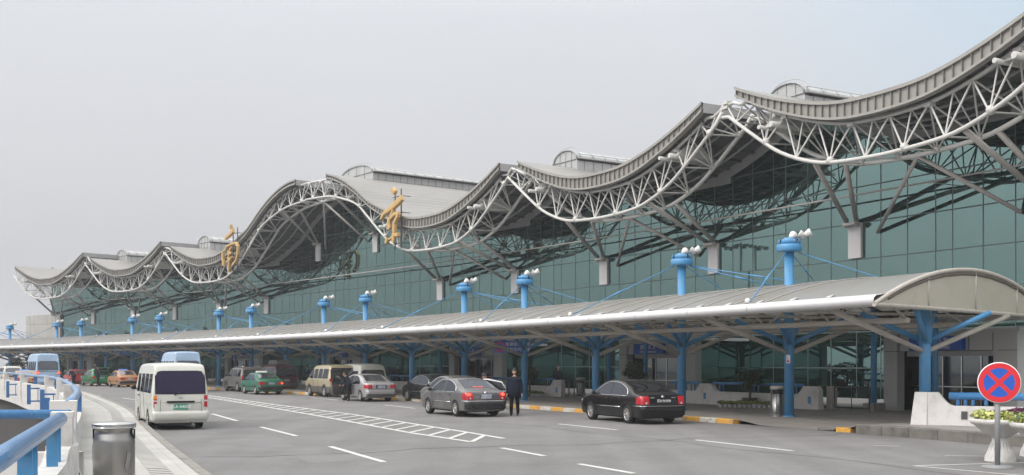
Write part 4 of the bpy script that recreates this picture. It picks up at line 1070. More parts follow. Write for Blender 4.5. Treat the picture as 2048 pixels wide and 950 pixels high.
# ================================================================== LEFT PARAPET AND RAILS
root = tag(empty('bridge_parapet', (-21, 53, 0)), 'white curved bridge parapet with blue tube rail and blue ladder brackets at the far left', 'parapet')
pw = resample(PL, .5); pwL = [0]
for a, b in zip(pw, pw[1:]): pwL.append(pwL[-1]+(b-a).length)
def at_s(s):
    s = max(0, min(s, pwL[-1]-.01)); k = 0
    while pwL[k+1] < s: k += 1
    p = pw[k].lerp(pw[k+1], (s-pwL[k])/(pwL[k+1]-pwL[k])); d = (pw[k+1]-pw[k]).normalized(); return p, d, Vector((-d.y, d.x, 0))
m = MB(); POSTS = [.3, 18.5, 33.5, 47.5, 63, 79, 95, 111, 127, 143]; POSTS = [q for q in POSTS if q < pwL[-1]-1]
rows = []; ss = 0
S_ = [j*.5 for j in range(int(pwL[-1]/.5))]
S_ = sorted(set(S_+[p+q for p in POSTS for q in (-.3, -.28, .28, .3, -.1, .1) if 0 <= p+q < pwL[-1]]))
for s in S_:
    p, d, nr = at_s(s); dd = min(abs(s-q) for q in POSTS); H = 1.14 if dd < .29 else .50
    ot = .10 if dd < .29 else 0
    rows.append([p-nr*.14+Vector((0, 0, -.1)), p-nr*(.10+ot)+Vector((0, 0, H)), p+nr*(.22+ot)+Vector((0, 0, H)), p+nr*(.22+ot)+Vector((0, 0, -.15)), p+nr*.2+Vector((0, 0, -1.25)), p-nr*.3+Vector((0, 0, -1.25))])
m.grid(rows, 0, False); m.add(rows[0], [tuple(range(6))]); m.build('parapet_wall', 'white', root, world=True)
m = MB(); zr = 1.05
for a, b in zip([0]+POSTS[1:], POSTS[1:]+[pwL[-1]]):
    P = [at_s(a+.05+(b-a-.1)*j/4)[0]+Vector((0, 0, zr)) for j in range(5)]; m.tube(P, .1, 12)
    m.tube([at_s(b-.12)[0]+Vector((0, 0, zr)), at_s(b+.12)[0]+Vector((0, 0, zr))], .108, 12, m=1)
for a, b in zip(POSTS, POSTS[1:]):
    for s in (a+(b-a)*.15, a+(b-a)*.55):
        p, d, nr = at_s(s); m.bar(p+Vector((0, 0, .42)), p+Vector((0, 0, zr)), .22, .12, up=tuple(d), m=1)
M['blue_dull'] = mat('pale_blue_rail', (.11, .21, .36), .3, var=.1, scale=4, dirt=((.28, .33, .38), 5, .5, .8))
M['blue_deep'] = mat('deep_blue_bar', (.03, .12, .30), .45, var=.1)
m.build('rail', ['blue_dull', 'blue_deep'], root, world=True)
for a, b in zip(POSTS, POSTS[1:]):
    if a > 100 or a < 1: continue
    m = MB(); p, d, nr = at_s(a+(b-a)*.30); o = p+nr*.85
    m.bar(o+Vector((0, 0, .55)), o+Vector((0, 0, -.7)), .22, .10, up=tuple(d))
    for z in (.3, -.5):
        m.bar(o+Vector((0, 0, z)), p+nr*.2+Vector((0, 0, z)), .09, .09)
    m.tube([p+nr*.32+Vector((0, 0, .3)), p+nr*.32+Vector((0, 0, -.5))], .025, 5)
    m.build('ladder_bracket', 'blue_deep', root, world=True)
# retaining wall seen through the gap, undercroft shade put into its dark colour
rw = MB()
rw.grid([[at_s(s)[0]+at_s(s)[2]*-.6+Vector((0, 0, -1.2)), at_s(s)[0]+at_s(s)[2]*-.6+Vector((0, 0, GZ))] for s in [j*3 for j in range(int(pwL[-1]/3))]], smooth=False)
o = rw.build('retaining_wall', 'shade_concrete', None); tag(o, 'retaining wall under the white bridge parapet, coloured dark for shade', 'wall')
# near railing
root = tag(empty('near_railing', (-6.9, 17, 0)), 'fat blue tube railing on a white base in the left foreground, beside the steel bin', 'railing')
A0 = Vector((-.9, -1.5, 0)); A1 = Vector((-4.54, 9.75, 0)); A2 = Vector((-6.88, 16.75, 0))
m = MB(); m.tube([A0+Vector((0, 0, 1.05)), A1+Vector((0, 0, 1.05)), A2+Vector((0, 0, 1.05))], .105, 20); m.ball(A2+Vector((0, 0, 1.05)), .105, 14, 8)
m.build('rail', 'blue_rail', root, world=True)
m = MB(); dn = (A2-A1).normalized(); nn_ = Vector((-dn.y, dn.x, 0))
B0 = Vector((-7.75, 18.35, 0))
m.tube([Vector((-7.35, 18.3, 1.05)), Vector((-24, 18.6, 1.05))], .078, 14); m.build('cross_rail', 'blue_rail', root, world=True)
m = MB()
for s in (.95, 1.5, 4.6, 5.2, 8.2, 8.8, 12.0):
    m = MB(); p = A2-dn*s; m.bar(p+Vector((0, 0, -.0+.40)), p+Vector((0, 0, 1.0)), .05, .15, up=tuple(nn_)); m.build('rail_support', 'blue', root, world=True)
for x in (-8.6, -12.5, -16.5):
    m = MB(); m.tube([(x, 18.32, .45), (x, 18.32, 1.03)], .055, 10); m.build('rail_support', 'blue_rail', root, world=True)
m = MB()   # base wall under near rail, with lower sloping cap, end post and cross wall
rows = []
for s, H in ((0, .62), (.5, .60), (1.2, .46), (3.2, .46), (3.5, .50), (6, .46), (20, .46)):
    p = A2+dn*.15-dn*s; rows.append([p-nn_*.22+Vector((0, 0, -.02)), p-nn_*.15+Vector((0, 0, H)), p+nn_*.18+Vector((0, 0, H)), p+nn_*.22+Vector((0, 0, -1.4))])
m.grid(rows, 0, False); m.add(rows[0], [(0, 1, 2, 3)])
ep = A2+dn*.55
for z0, z1, wd in ((0, .62, .46), (.62, 1.06, .30), (1.06, 1.14, .33)):
    m.box(None, (.5 if wd > .4 else .40, wd, z1-z0-.003), M4=Matrix.Translation(ep+Vector((0, 0, (z0+z1)/2))) @ Matrix.Rotation(math.atan2(dn.y, dn.x), 4, 'Z'))
# shallow curved pavement-side flank between post and far parapet
rows = []
E2 = Vector((-8.95, 22.1, 0))
for j in range(9):
    u = j/8; p = (ep+dn*.2).lerp(E2, u); H = .60-.15*math.sin(u*math.pi)
    rows.append([p-nn_*.28+Vector((0, 0, 0)), p-nn_*.12+Vector((0, 0, H)), p+nn_*.18+Vector((0, 0, H)), p+nn_*.22+Vector((0, 0, -1.4))])
m.grid(rows, 0, False)
rows = [[Vector((x, 18.15, -1.0)), Vector((x, 18.2, .42)), Vector((x, 18.5, .42)), Vector((x, 18.5, -6))] for x in (-7.2, -10, -14, -24)]
m.grid(rows, 0, False)
m.build('base_wall', 'white', root, world=True)
# ------------------------------------------------------------------ far shrubs and lamp mast
def shrub(loc, h, w_, lb, mi=('leaf_dk', 'leaf'), grp='dark shrubs at the far left'):
    r = tag(empty('shrub', loc), lb, 'shrub', grp)
    m = MB(); m.tube([(0, 0, 0), (.1, 0, h*.5), (-.1, 0, h*.8)], [.12, .08, .04], 6); 
    for j in range(5): m.tube([(0, 0, h*.35), (w_*.6*math.cos(j*1.3), w_*.6*math.sin(j*1.3), h*.7)], [.05, .02], 5)
    m.build('stem', 'bark', r)
    m = MB()
    for j in range(9): leaf_cloud(m, (random.uniform(-w_, w_)*.7, random.uniform(-w_, w_)*.7, h*random.uniform(.55, .95)), (w_*.45, w_*.45, h*.16), 110, .16, (0, 1), .5, .4)
    m.build('foliage', list(mi), r)
shrub(pol(.865, 339, 0), 2.6, 1.6, 'dark shrub beyond the blue and white bus, at the far left')
shrub(pol(.845, 341, 0), 2.3, 1.4, 'low dark shrub right of the blue and white bus')
shrub(pol(.90, 338, 0), 2.2, 1.6, 'dark shrub above the white off-roader at the far left edge')
lm_ = tag(empty('high_mast_lamp', (-51.7, 78.2, GZ)), 'tall floodlight mast beyond the left parapet, seen mirrored in the glass front', 'lamp post')
m = MB(); m.tube([(0, 0, 0), (0, 0, 22.0)], [.25, .12], 10); m.build('mast', 'grey_pole', lm_)
m = MB(); m.lathe([(.5, 21.6), (.55, 21.7), (.5, 21.8)], n=16)
for j in range(8):
    th = j*math.pi/4; m.tube([(0, 0, 21.7), (1.25*math.cos(th), 1.25*math.sin(th), 21.7)], .04, 5); m.box((1.25*math.cos(th), 1.25*math.sin(th), 21.6), (.4, .4, .28), rz=th)
m.build('lamp_ring', 'grey_pole', lm_)
# ================================================================== VEHICLES
M['p_black'] = mat('black_paint', (.005, .005, .006), .2, var=.1, scale=2, spec=.35, coat=.2)
M['p_grey'] = mat('dusty_grey_paint', (.075, .073, .078), .32, metal=.2, var=.1, scale=2, dirt=((.18, .165, .14), 1.6, .5, .75), coat=.4)
M['p_grey2'] = mat('grey_green_paint', (.10, .10, .09), .3, metal=.2, var=.1, coat=.5)
M['p_dark'] = mat('charcoal_paint', (.014, .015, .017), .25, var=.1, spec=.4, coat=.25)
M['p_silver'] = mat('silver_paint', (.33, .32, .325), .28, metal=.35, var=.06, coat=.6)
M['p_white'] = mat('white_van_paint', (.47, .47, .43), .3, var=.04, scale=2, dirt=((.40, .39, .33), 1.5, .55, .8), coat=.3)
M['p_beige'] = mat('champagne_paint', (.38, .325, .21), .3, metal=.3, var=.05, coat=.5)
M['p_green'] = mat('green_taxi_paint', (.01, .10, .055), .3, var=.08, coat=.2)
M['p_green2'] = mat('bright_green_paint', (.018, .17, .06), .3, var=.08, coat=.5)
M['p_orange'] = mat('orange_taxi_paint', (.36, .17, .075), .35, var=.06, coat=.4)
M['p_red'] = mat('red_paint', (.36, .025, .04), .3, var=.06, coat=.5)
M['p_maroon'] = mat('maroon_paint', (.09, .012, .018), .3, var=.06, coat=.5)
M['p_ltblue'] = mat('pale_blue_paint', (.27, .38, .52), .35, var=.05, coat=.4)
M['p_suv'] = mat('suv_paint', (.15, .14, .135), .32, metal=.2, var=.06, coat=.4)
M['cladding'] = mat('grey_cladding', (.07, .066, .06), .6, var=.1)
M['taxi_lamp'] = mat('taxi_roof_lamp', (.7, .7, .68), .4)
M['taxi_lamp_b'] = mat('blue_roof_lamp', (.12, .32, .75), .4)
def ip(tab, x): return smooth_interp(tab, x) if x > tab[0][0] else tab[0][1]
class Car:
    def __init__(s, L, W, T, rear, front, belt=.9, z0=.22, tumble=.36, wb=2.6, rw=-1.35, wr=.31, rcorner=.09, plan=.28, planw=.86, crown=.03, ywheel=None, hoodtuck=0):
        s.L, s.W, s.T, s.rear, s.front, s.belt, s.z0, s.tumble, s.wb, s.rw, s.wr = L, W/2, T, rear, front, belt, z0, tumble, wb, rw, wr
        s.rc, s.plan, s.planw, s.crown = rcorner, plan, planw, crown
        s.yw = ywheel or W/2-.11
    def wplan(s, x):
        d = s.L/2-abs(x); 
        if d >= s.plan: w_ = s.W
        else:
            q = max(0, 1-d/s.plan); w_ = s.W*(s.planw+(1-s.planw)*math.sqrt(max(0, 1-q*q)))
        return w_*(1-.035*max(0, (x-s.L*.2)/(s.L*.3))**2)
    def side(s, x, z):
        w_ = s.wplan(x)
        if z < s.belt: return w_*(1-.05*((s.belt-z)/(s.belt-s.z0))**2)
        return w_-(z-s.belt)*s.tumble
    def top(s, x, y=0):
        t = ip(s.T, x); w_ = max(.3, s.side(x, t)); return t+s.crown*(1-min(1, abs(y)/w_)**2)
    def X(s, x, z):
        wr_ = max(0, 1-(x+s.L/2)/.45); wf = max(0, 1-(s.L/2-x)/.45)
        return x+wr_*(ip(s.rear, z)+s.L/2)+wf*(ip(s.front, z)-s.L/2)
    def rearx(s, y, z):
        a = abs(y); w_ = s.W; e = a/max(.1, (s.W if z < s.belt else s.side(0, z)))
        dx = 0 if e <= s.planw else s.plan*(1-math.sqrt(max(0, 1-min(1, (e-s.planw)/(1-s.planw))**2)))
        return s.X(-s.L/2+dx, z)
    def build(s, name, root, paint, lower=None, lowz=0, cut=True):
        n = int(s.L/.055); xs = [-s.L/2+s.L*(j/n) for j in range(n+1)]
        # denser at the ends
        xs = sorted(set(xs+[-s.L/2+s.plan*(1-math.cos(j*math.pi/14)) for j in range(8)]+[s.L/2-s.plan*(1-math.cos(j*math.pi/14)) for j in range(8)]))
        rows = []
        for x in xs:
            t = ip(s.T, x); half = []
            zt = t-s.rc; NS = 16
            half.append((0, s.z0)); half.append((s.side(x, s.z0)*.93, s.z0))
            for j in range(NS+1):
                z = s.z0+.03+(zt-s.z0-.03)*j/NS; half.append((s.side(x, z), z))
            y0 = s.side(x, zt); yi = y0-s.rc*1.15
            for j in (1, 2, 3):
                a = j*math.pi/6; half.append((yi+(y0-yi)*math.cos(a), zt+(t-zt)*math.sin(a)))
            for j in range(1, 5):
                y = yi*(1-j/4); half.append((y, s.top(x, y)-s.crown*(1-min(1, yi/max(.3, y0))**2)*0-0 if 1 else 0))
            ring = [(y, z) for y, z in half]+[(-y, z) for y, z in half[::-1][1:-1]]
            rows.append([(s.X(x, z), y, z) for y, z in ring])
        m = MB(); nj = len(rows[0]); vs = [p for r in rows for p in r]; fs = []; mi = []
        for i in range(len(rows)-1):
            for j in range(nj):
                a, b, c, d = i*nj+j, (i+1)*nj+j, (i+1)*nj+(j+1) % nj, i*nj+(j+1) % nj
                cx_ = sum(vs[q][0] for q in (a, b, c, d))/4; cy_ = sum(vs[q][1] for q in (a, b, c, d))/4; cz_ = sum(vs[q][2] for q in (a, b, c, d))/4
                if cut and abs(cy_) > s.W*.62:
                    if any((cx_-wx)**2+(cz_-s.wr)**2 < (s.wr+.055)**2 for wx in (s.rw, s.rw+s.wb)): continue
                fs.append((a, b, c, d)); mi.append(1 if (cz_ < lowz) else (2 if cz_ < s.z0+.01 else 0))
        k0 = len(m.v); m.v += vs
        for f, q in zip(fs, mi): m.f.append(list(f)); m.m.append(q); m.sm.append(True); m.uv.append([(0, 0)]*4)
        for i, rv in ((0, 1), (len(rows)-1, 0)):
            f = [i*nj+j for j in range(nj)]; m.f.append(f[::-1] if rv else f); m.m.append(0); m.sm.append(False); m.uv.append([(0, 0)]*nj)
        # wheel arch lips
        for wx in (s.rw, s.rw+s.wb):
            for sg in (1, -1):
                G = []
                for j in range(21):
                    a = math.pi*(-.07+1.14*j/20); row = []
                    for rr, o in ((s.wr+.02, -.10), (s.wr+.02, .004), (s.wr+.06, .014), (s.wr+.12, .004)):
                        px, pz = wx+rr*math.cos(a), s.wr+rr*math.sin(a); pz = max(pz, s.z0-.01)
                        row.append((s.X(px, pz), sg*(s.side(px, pz)+o), pz))
                    G.append(row)
                m.grid(G, 1 if lower and lowz > s.wr*1.6 else 0, True)
        o = m.build('body', [paint, lower or paint, 'under'], root, fixn=True)
        # wheel wells, and a flat box added under the body to block light
        wl = MB()
        for wx in (s.rw, s.rw+s.wb):
            for sg in (1, -1):
                wl.grid([[(wx+(s.wr+.05)*math.cos(a), sg*(s.W-.03), s.wr+(s.wr+.05)*math.sin(a)), (wx+(s.wr+.05)*math.cos(a), sg*(s.W-.40), s.wr+(s.wr+.05)*math.sin(a))] for a in [math.pi*(-.1+1.2*j/12) for j in range(13)]])
        wl.box((0, 0, s.z0-.005), (s.L*.84, s.W*1.72, .06)); wl.build('wheel_well_and_light_block', 'under', root)
        for wx in (s.rw, s.rw+s.wb):
            for sg in (1, -1): s.wheel(root, wx, sg)
        return o
    def wheel(s, root, wx, sg, rim='alu'):
        T = Matrix.Translation((wx, sg*(s.yw), s.wr)) @ Matrix.Rotation(R(-90*sg), 4, 'X')
        r = s.wr; w_ = empty('wheel'); w_.parent = root
        m = MB(); m.lathe([(r*.62, .10), (r*.68, .105), (r*.94, .10), (r, .07), (r, -.08), (r*.9, -.1), (r*.3, -.1)], n=26, T=T); m.build('tyre', 'rubber', w_)
        m = MB(); m.lathe([(r*.64, .10), (r*.60, .06), (r*.55, .03), (.001, .03)], n=22, T=T, m=1); m.lathe([(r*.66, .102), (r*.6, .106), (r*.56, .09)], n=24, T=T)
        ns = getattr(s, 'spokes', 7)
        if ns:
            for j in range(ns):
                a = 2*math.pi*j/ns; c, q = math.cos(a), math.sin(a)
                P = [(r*.08, -r*.10), (r*.60, -r*.085), (r*.60, r*.085), (r*.08, r*.10)]
                V = [T @ Vector((c*x-q*y, q*x+c*y, z)) for z in (.07, .095) for x, y in P]
                m.add(V, [(4, 5, 6, 7), (0, 1, 5, 4), (2, 3, 7, 6)], 0)
            m.lathe([(r*.16, .08), (r*.15, .105), (.001, .11)], n=14, T=T)
        else: m.lathe([(r*.56, .06), (r*.45, .085), (r*.2, .09), (r*.17, .11), (.001, .112)], n=20, T=T)
        m.build('rim', ['alu', 'darkgrey'], w_)
    # --- patches laid on the body
    def side_patch(s, root, name, xs, lo, hi, material, off=.006, both=True, rows_=6, thick=0):
        for sg in ((1, -1) if both else ((1,) if both is False else both)):
            m = MB(); G = []
            for x in xs:
                a, b = lo(x), hi(x)
                if b < a+.002: b = a+.002
                G.append([(s.X(x, z), sg*(s.side(x, z)+off), z) for z in [a+(b-a)*j/rows_ for j in range(rows_+1)]])
            if sg < 0: G = G[::-1]
            m.grid(G, 0, True); m.build(name, material, root)
    def side_tube(s, root, name, pts, r, material, off=.008, both=(1, -1)):
        for sg in both:
            m = MB(); m.tube([(s.X(x, z), sg*(s.side(x, z)+off), z) for x, z in pts], r, 5); m.build(name, material, root)
    def rear_patch(s, root, name, ys, lo, hi, material, off=.008, rows_=5, parent=None):
        m = MB(); m.grid([[(s.rearx(y, z)-off, y, z) for z in [lo(y)+(hi(y)-lo(y))*j/rows_ for j in range(rows_+1)]] for y in ys][::-1], 0, True)
        return m.build(name, material, parent or root)
    def top_patch(s, root, name, x0, x1, yw0, yw1, material, off=.006, n=8, k=10, bulge=0):
        m = MB(); G = []
        for i in range(n+1):
            x = x0+(x1-x0)*i/n; yw = yw0+(yw1-yw0)*i/n; G.append([])
            for j in range(k+1):
                y = -yw+2*yw*j/k; xx = x+bulge*(1-(y/yw)**2); z = s.top(xx, y); G[-1].append((xx-off*.5*(1 if x1 > x0 else -1)*0, y, z+off))
        m.grid(G if x1 < x0 else G[::-1], 0, True); return m.build(name, material, root)
def boxp(root, name, c, d, material, rz=0):
    m = MB(); m.box(c, d, rz); return m.build(name, material, root)
def plate(root, c, txt, mt, tmt, w_=.44, h=.14, size=.115):
    p = boxp(root, 'licence_plate', c, (.012, w_, h), mt)
    F = Matrix.Translation((c[0]-.009, c[1], c[2])) @ Matrix(((0, 0, -1, 0), (-1, 0, 0, 0), (0, 1, 0, 0), (0, 0, 0, 1)))
    text(txt, size, 'plate_lettering', tmt, p, F, ext=.002); return p
def mirror(root, car, x, z, col='black'):
    for sg in (1, -1):
        m = MB(); y = sg*(car.side(x, z)+.02); m.ball((x, y+sg*.09, z+.06), .085, 10, 6, sq=(.55, 1.15, .8)); m.tube([(x+.02, y-sg*.03, z), (x, y+sg*.05, z+.03)], .02, 5); m.build('door_mirror', col, root)
def loop(root, car, pts, r, mt, both=(1, -1)): car.side_tube(root, 'window_trim', pts+[pts[0]], r, mt, .006, both)
def put(root, rl, t, car, hd=None):
    """place so that the rear-left wheel touches the ground at rl = (x, y); heading = direction of travel away along the arc"""
    a = (t+math.pi/2) if hd is None else R(90+hd)
    root.rotation_euler.z = a; c, q = math.cos(a), math.sin(a); lx, ly = car.rw, car.yw+.03
    root.location = (rl[0]-(c*lx-q*ly), rl[1]-(q*lx+c*ly), -.15)
# ---- executive sedan with arched window line
def exec_sedan(label, paint, rl, hd, lit=False, txt='A·9H908', pm=('plate_k', 'signwhite'), grp=None, dirty=False, opendoor=False, tl='taillight'):
    T = [(-2.36, .90), (-2.30, .955), (-2.15, .985), (-1.78, 1.03), (-1.5, 1.12), (-1.05, 1.31), (-.62, 1.425), (-.1, 1.46), (.35, 1.435), (.75, 1.32), (1.15, 1.10), (1.38, .99), (1.8, .915), (2.15, .80), (2.36, .64)]
    rear = [(.2, -2.26), (.30, -2.33), (.38, -2.36), (.55, -2.365), (.62, -2.33), (.66, -2.32), (.85, -2.29), (.97, -2.22), (1.4, -2.1)]
    front = [(.2, 2.22), (.35, 2.36), (.55, 2.36), (.7, 2.28), (1.4, 2.1)]
    c = Car(4.72, 1.76, T, rear, front, belt=.93, wb=2.75, rw=-1.33, wr=.315, tumble=.40)
    r = tag(empty('sedan_car'), label, 'car', grp)
    put(r, rl, 0, c, hd)
    c.build('sedan', r, paint, paint)
    zt = lambda x: min(ip(c.T, x)-.075, 1.39)
    def arch(x, a, b): return min(zt(x), .945+.45*max(0, 1-((x-a)/b)**2)**.5)
    hi = lambda x: max(.955, arch(x, -.30, 1.08)) if x < -.3 else max(.955, min(zt(x), .955+.50*max(0, 1-((x+.3)/1.36)**1.75)**.8))
    seg = lambda a, b: lin(a, b, 14)
    for a, b in ((-1.33, -1.02), (-.98, -.22), (-.14, 1.02)):
        c.side_patch(r, 'side_window', seg(a, b), lambda x: .955, hi, 'tint', .006)
    loop(r, c, [(x, .945) for x in lin(1.06, -1.34, 6)]+[(-1.375, 1.02)]+[(x, hi(x)+.018) for x in lin(-1.34, 1.04, 26)], .014, 'chrome')
    c.top_patch(r, 'rear_window', -1.66, -.78, .60, .52, 'tint', .007)
    c.top_patch(r, 'windscreen', 1.22, .55, .66, .56, 'tint', .007)
    # tail lamps wrap round the corner
    for sg in (1, -1):
        ys = [sg*y for y in lin(.55, .872, 10)]
        if sg < 0: ys = ys[::-1]
        ys = sorted(ys)
        tp = c.rear_patch(r, 'tail_light', ys, lambda y: .67, lambda y: .93+.02*abs(y)-.05*max(0, abs(y)-.8)*4, tl, .012)
        m = MB(); m.grid([[(c.X(x, z), sg*(c.side(x, z)+.012), z) for z in lin(.68, .90-.0*x, 4)] for x in (lin(-2.26, -2.03, 5) if sg > 0 else lin(-2.03, -2.26, 5))]); m.build('lens_side', tl, tp)
        m = MB(); m.lathe([(.001, 0), (.035, 0)], c=(c.rearx(.66, .72)-.02, sg*.67, .72), n=12, T=Matrix.Rotation(R(90), 4, 'Y')); m.build('reverse_lens', 'clearlens', tp)
        if lit:
            m = MB(); m.ball((c.rearx(.7, .86)+.0, sg*.71, .845), .09, 12, 8, sq=(.35, 1.0, .85)); m.build('brake_lamp', 'taillit', tp)
    if lit: boxp(r, 'high_brake_light', (-1.50, .0, 1.135), (.10, .42, .028), 'taillit')
    c.rear_patch(r, 'bumper', lin(-.868, .868, 30), lambda y: .30, lambda y: .60, 'p_dark' if paint != 'p_black' else 'p_black', .018)
    m = MB(); m.tube([(c.X(-1.78, .615), c.side(-1.78, .615)+.012, .615)]+[(c.X(x, .615), c.side(x, .615)+.012, .615) for x in (-2.0, -2.2)]+[(c.rearx(y, .615)-.014, y, .615) for y in lin(.86, -.86, 16)]+[(c.X(x, .615), -c.side(x, .615)-.012, .615) for x in (-2.2, -2.0, -1.8)], .013, 5); m.build('chrome_strip', 'chrome', r)
    c.side_tube(r, 'chrome_strip', [(x, .555) for x in lin(-.86, .98, 4)], .014, 'chrome', .012)
    for x in (-1.02 if 0 else -.98, -.18, .98):
        c.side_tube(r, 'door_seam', [(x, z) for z in lin(.34, .93, 5)], .006, 'under', .001)
    for x in (-.80, .08): 
        for sg in (1, -1): boxp(r, 'door_handle', (x, sg*(c.side(x, .84)+.02), .84), (.17, .03, .03), 'black')
    plate(r, (c.rearx(0, .79)-.02, 0, .785), txt, pm[0], pm[1])
    m = MB(); m.lathe([(.001, 0), (.052, 0), (.056, -.008)], c=(c.rearx(0, .92)-.016, 0, .915), n=18, T=Matrix.Rotation(R(-90), 4, 'Y')); m.build('badge', 'chrome', r)
    for y in (.42, -.40): boxp(r, 'badge_lettering', (c.rearx(y, .90)-.012, y, .895), (.006, .17, .022), 'chrome')
    mirror(r, c, .92, .95, 'black')
    m = MB(); m.tube([(-2.28, .45, .23), (-2.34, .45, .22)], .03, 8); m.tube([(-.60, 0, 1.44), (-.78, 0, 1.60)], .008, 4); m.build('exhaust_and_aerial', 'dark', r)
    for sg in (1, -1): boxp(r, 'headlight', (2.22, sg*.62, .68), (.12, .34, .13), 'clearlens')
    if opendoor:   # right rear door swung open
        d = empty('open_door', (.0, 0, 0)); d.parent = r; d.location = (-.18, -.87, 0); d.rotation_euler.z = R(62)
        m = MB(); m.prism([(0, .32), (-.86, .36), (-.98, .6), (-.95, .93), (0, .93)], -.04, .04, T=Matrix.Rotation(R(90), 4, 'X')); m.build('panel', paint, d)
        m = MB(); m.prism([(0, .93), (-.95, .93), (-.72, 1.28), (-.15, 1.38), (0, 1.38)], -.02, .02, T=Matrix.Rotation(R(90), 4, 'X')); m.build('door_window', 'tint', d)
        m = MB(); m.tube([(0, 0, .93), (-.96, 0, .93), (-.74, 0, 1.29), (-.15, 0, 1.4), (0, 0, 1.4)], .03, 6); m.build('window_frame', 'signwhite', d)
    return r, c
exec_sedan('black sedan parked alone at the yellow and white kerb on the right', 'p_black', (3.96, 37.41), 22.5, txt='苏A·9H908')
exec_sedan('dusty grey sedan with lit brake lights beside the man in the dark coat', 'p_grey', (-2.13, 42.32), 26.5, lit=True, txt='苏A·02N28', pm=('plate_w', 'p_dark'), opendoor=True)
exec_sedan('grey sedan partly hidden ahead of the sedan with the lit brake lights', 'p_grey2', (-2.75, 49.9), 27.5, txt='苏A·L0326')
exec_sedan('charcoal sedan standing right of the silver sedan, by the kerb', 'p_dark', (-4.3, 57.2), 29, txt='苏A·K2187')
# ---- small silver sedan with the driver's door open
def bora():
    T = [(-2.2, .88), (-2.14, .97), (-1.95, 1.01), (-1.62, 1.04), (-1.35, 1.13), (-.95, 1.31), (-.55, 1.42), (-.05, 1.445), (.4, 1.42), (.8, 1.28), (1.15, 1.08), (1.35, .97), (1.75, .88), (2.05, .76), (2.2, .60)]
    rear = [(.2, -2.12), (.34, -2.19), (.55, -2.20), (.62, -2.17), (.85, -2.15), (1.0, -2.08), (1.4, -2)]
    front = [(.2, 2.1), (.35, 2.2), (.55, 2.2), (.7, 2.13), (1.4, 2)]
    c = Car(4.4, 1.735, T, rear, front, belt=.92, wb=2.52, rw=-1.25, wr=.31, tumble=.38)
    r = tag(empty('sedan_car'), 'silver sedan with its left front door open and the driver stepping out', 'car'); put(r, (-8.08, 58.9), 0, c, 29.5)
    c.build('sedan', r, 'p_silver', 'p_silver')
    hi = lambda x: max(.95, min(ip(c.T, x)-.08, 1.37, .95+.46*max(0, 1-(abs(x+.25)/(1.0 if x < -.25 else 1.28))**2.2)))
    for a, b in ((-1.2, -.95), (-.92, -.12)): c.side_patch(r, 'side_window', lin(a, b, 12), lambda x: .945, hi, 'tint', .006)
    c.side_patch(r, 'side_window', lin(-.04, .98, 12), lambda x: .945, hi, 'tint', .006, both=(-1,))
    c.side_patch(r, 'door_opening', lin(-.06, .98, 14), lambda x: .34, lambda x: hi(x)+.02, 'dark', .007, both=(1,))
    c.side_tube(r, 'window_trim', [(x, hi(x)+.012) for x in lin(-1.2, -.06, 14)]+[(-.06, .94)]+[(x, .94) for x in lin(-.06, -1.2, 3)], .010, 'black', .006)
    c.top_patch(r, 'rear_window', -1.52, -.72, .60, .52, 'tint_lt', .007); c.top_patch(r, 'windscreen', 1.18, .6, .64, .54, 'tint', .007)
    for sg in (1, -1):
        ys = sorted([sg*y for y in lin(.52, .86, 10)])
        tp = c.rear_patch(r, 'tail_light', ys, lambda y: .71, lambda y: .91, 'taillight', .012)
        m = MB(); m.grid([[(c.X(x, z), sg*(c.side(x, z)+.012), z) for z in lin(.72, .90, 4)] for x in (lin(-2.1, -1.86, 5) if sg > 0 else lin(-1.86, -2.1, 5))]); m.build('lens_side', 'taillight', tp)
    c.rear_patch(r, 'bumper', lin(-.86, .86, 30), lambda y: .42, lambda y: .62, 'p_silver', .03); c.rear_patch(r, 'bumper_skirt', lin(-.84, .84, 30), lambda y: .26, lambda y: .40, 'cladding', .02)
    plate(r, (c.rearx(0, .80)-.02, 0, .79), '苏A·N6319', 'plate_w', 'p_dark'); boxp(r, 'plate_recess', (c.rearx(0, .8)-.008, 0, .80), (.01, .62, .20), 'darkgrey')
    for x in (-.5,): boxp(r, 'door_handle', (x, c.side(x, .84)+.02, .84), (.16, .03, .03), 'black')
    mirror(r, c, .9, .95, 'p_silver')
    d = empty('open_door'); d.parent = r; d.location = (1.0, .87, 0); d.rotation_euler.z = R(-62)
    Tm = Matrix.Rotation(R(90), 4, 'X')
    m = MB(); m.prism([(0, .30), (-.98, .30), (-1.04, .6), (-1.02, .93), (-.02, .93)], -.05, .04, T=Tm); m.build('door_panel', 'cladding', d)
    m = MB(); m.prism([(0, .32), (-.96, .32), (-1.02, .6), (-1.0, .92), (-.02, .92)], -.06, -.052, T=Tm); m.build('outer_skin', 'p_silver', d)
    m = MB(); m.prism([(-.1, .95), (-.98, .95), (-.85, 1.33), (-.5, 1.37)], -.02, .02, T=Tm); m.build('door_window', 'tint', d)
    m = MB(); m.tube([(-.02, 0, .93), (-1.02, 0, .93), (-.88, 0, 1.35), (-.5, 0, 1.40), (-.02, 0, .93)], .03, 6); m.build('window_frame', 'black', d)
    return r
bora()
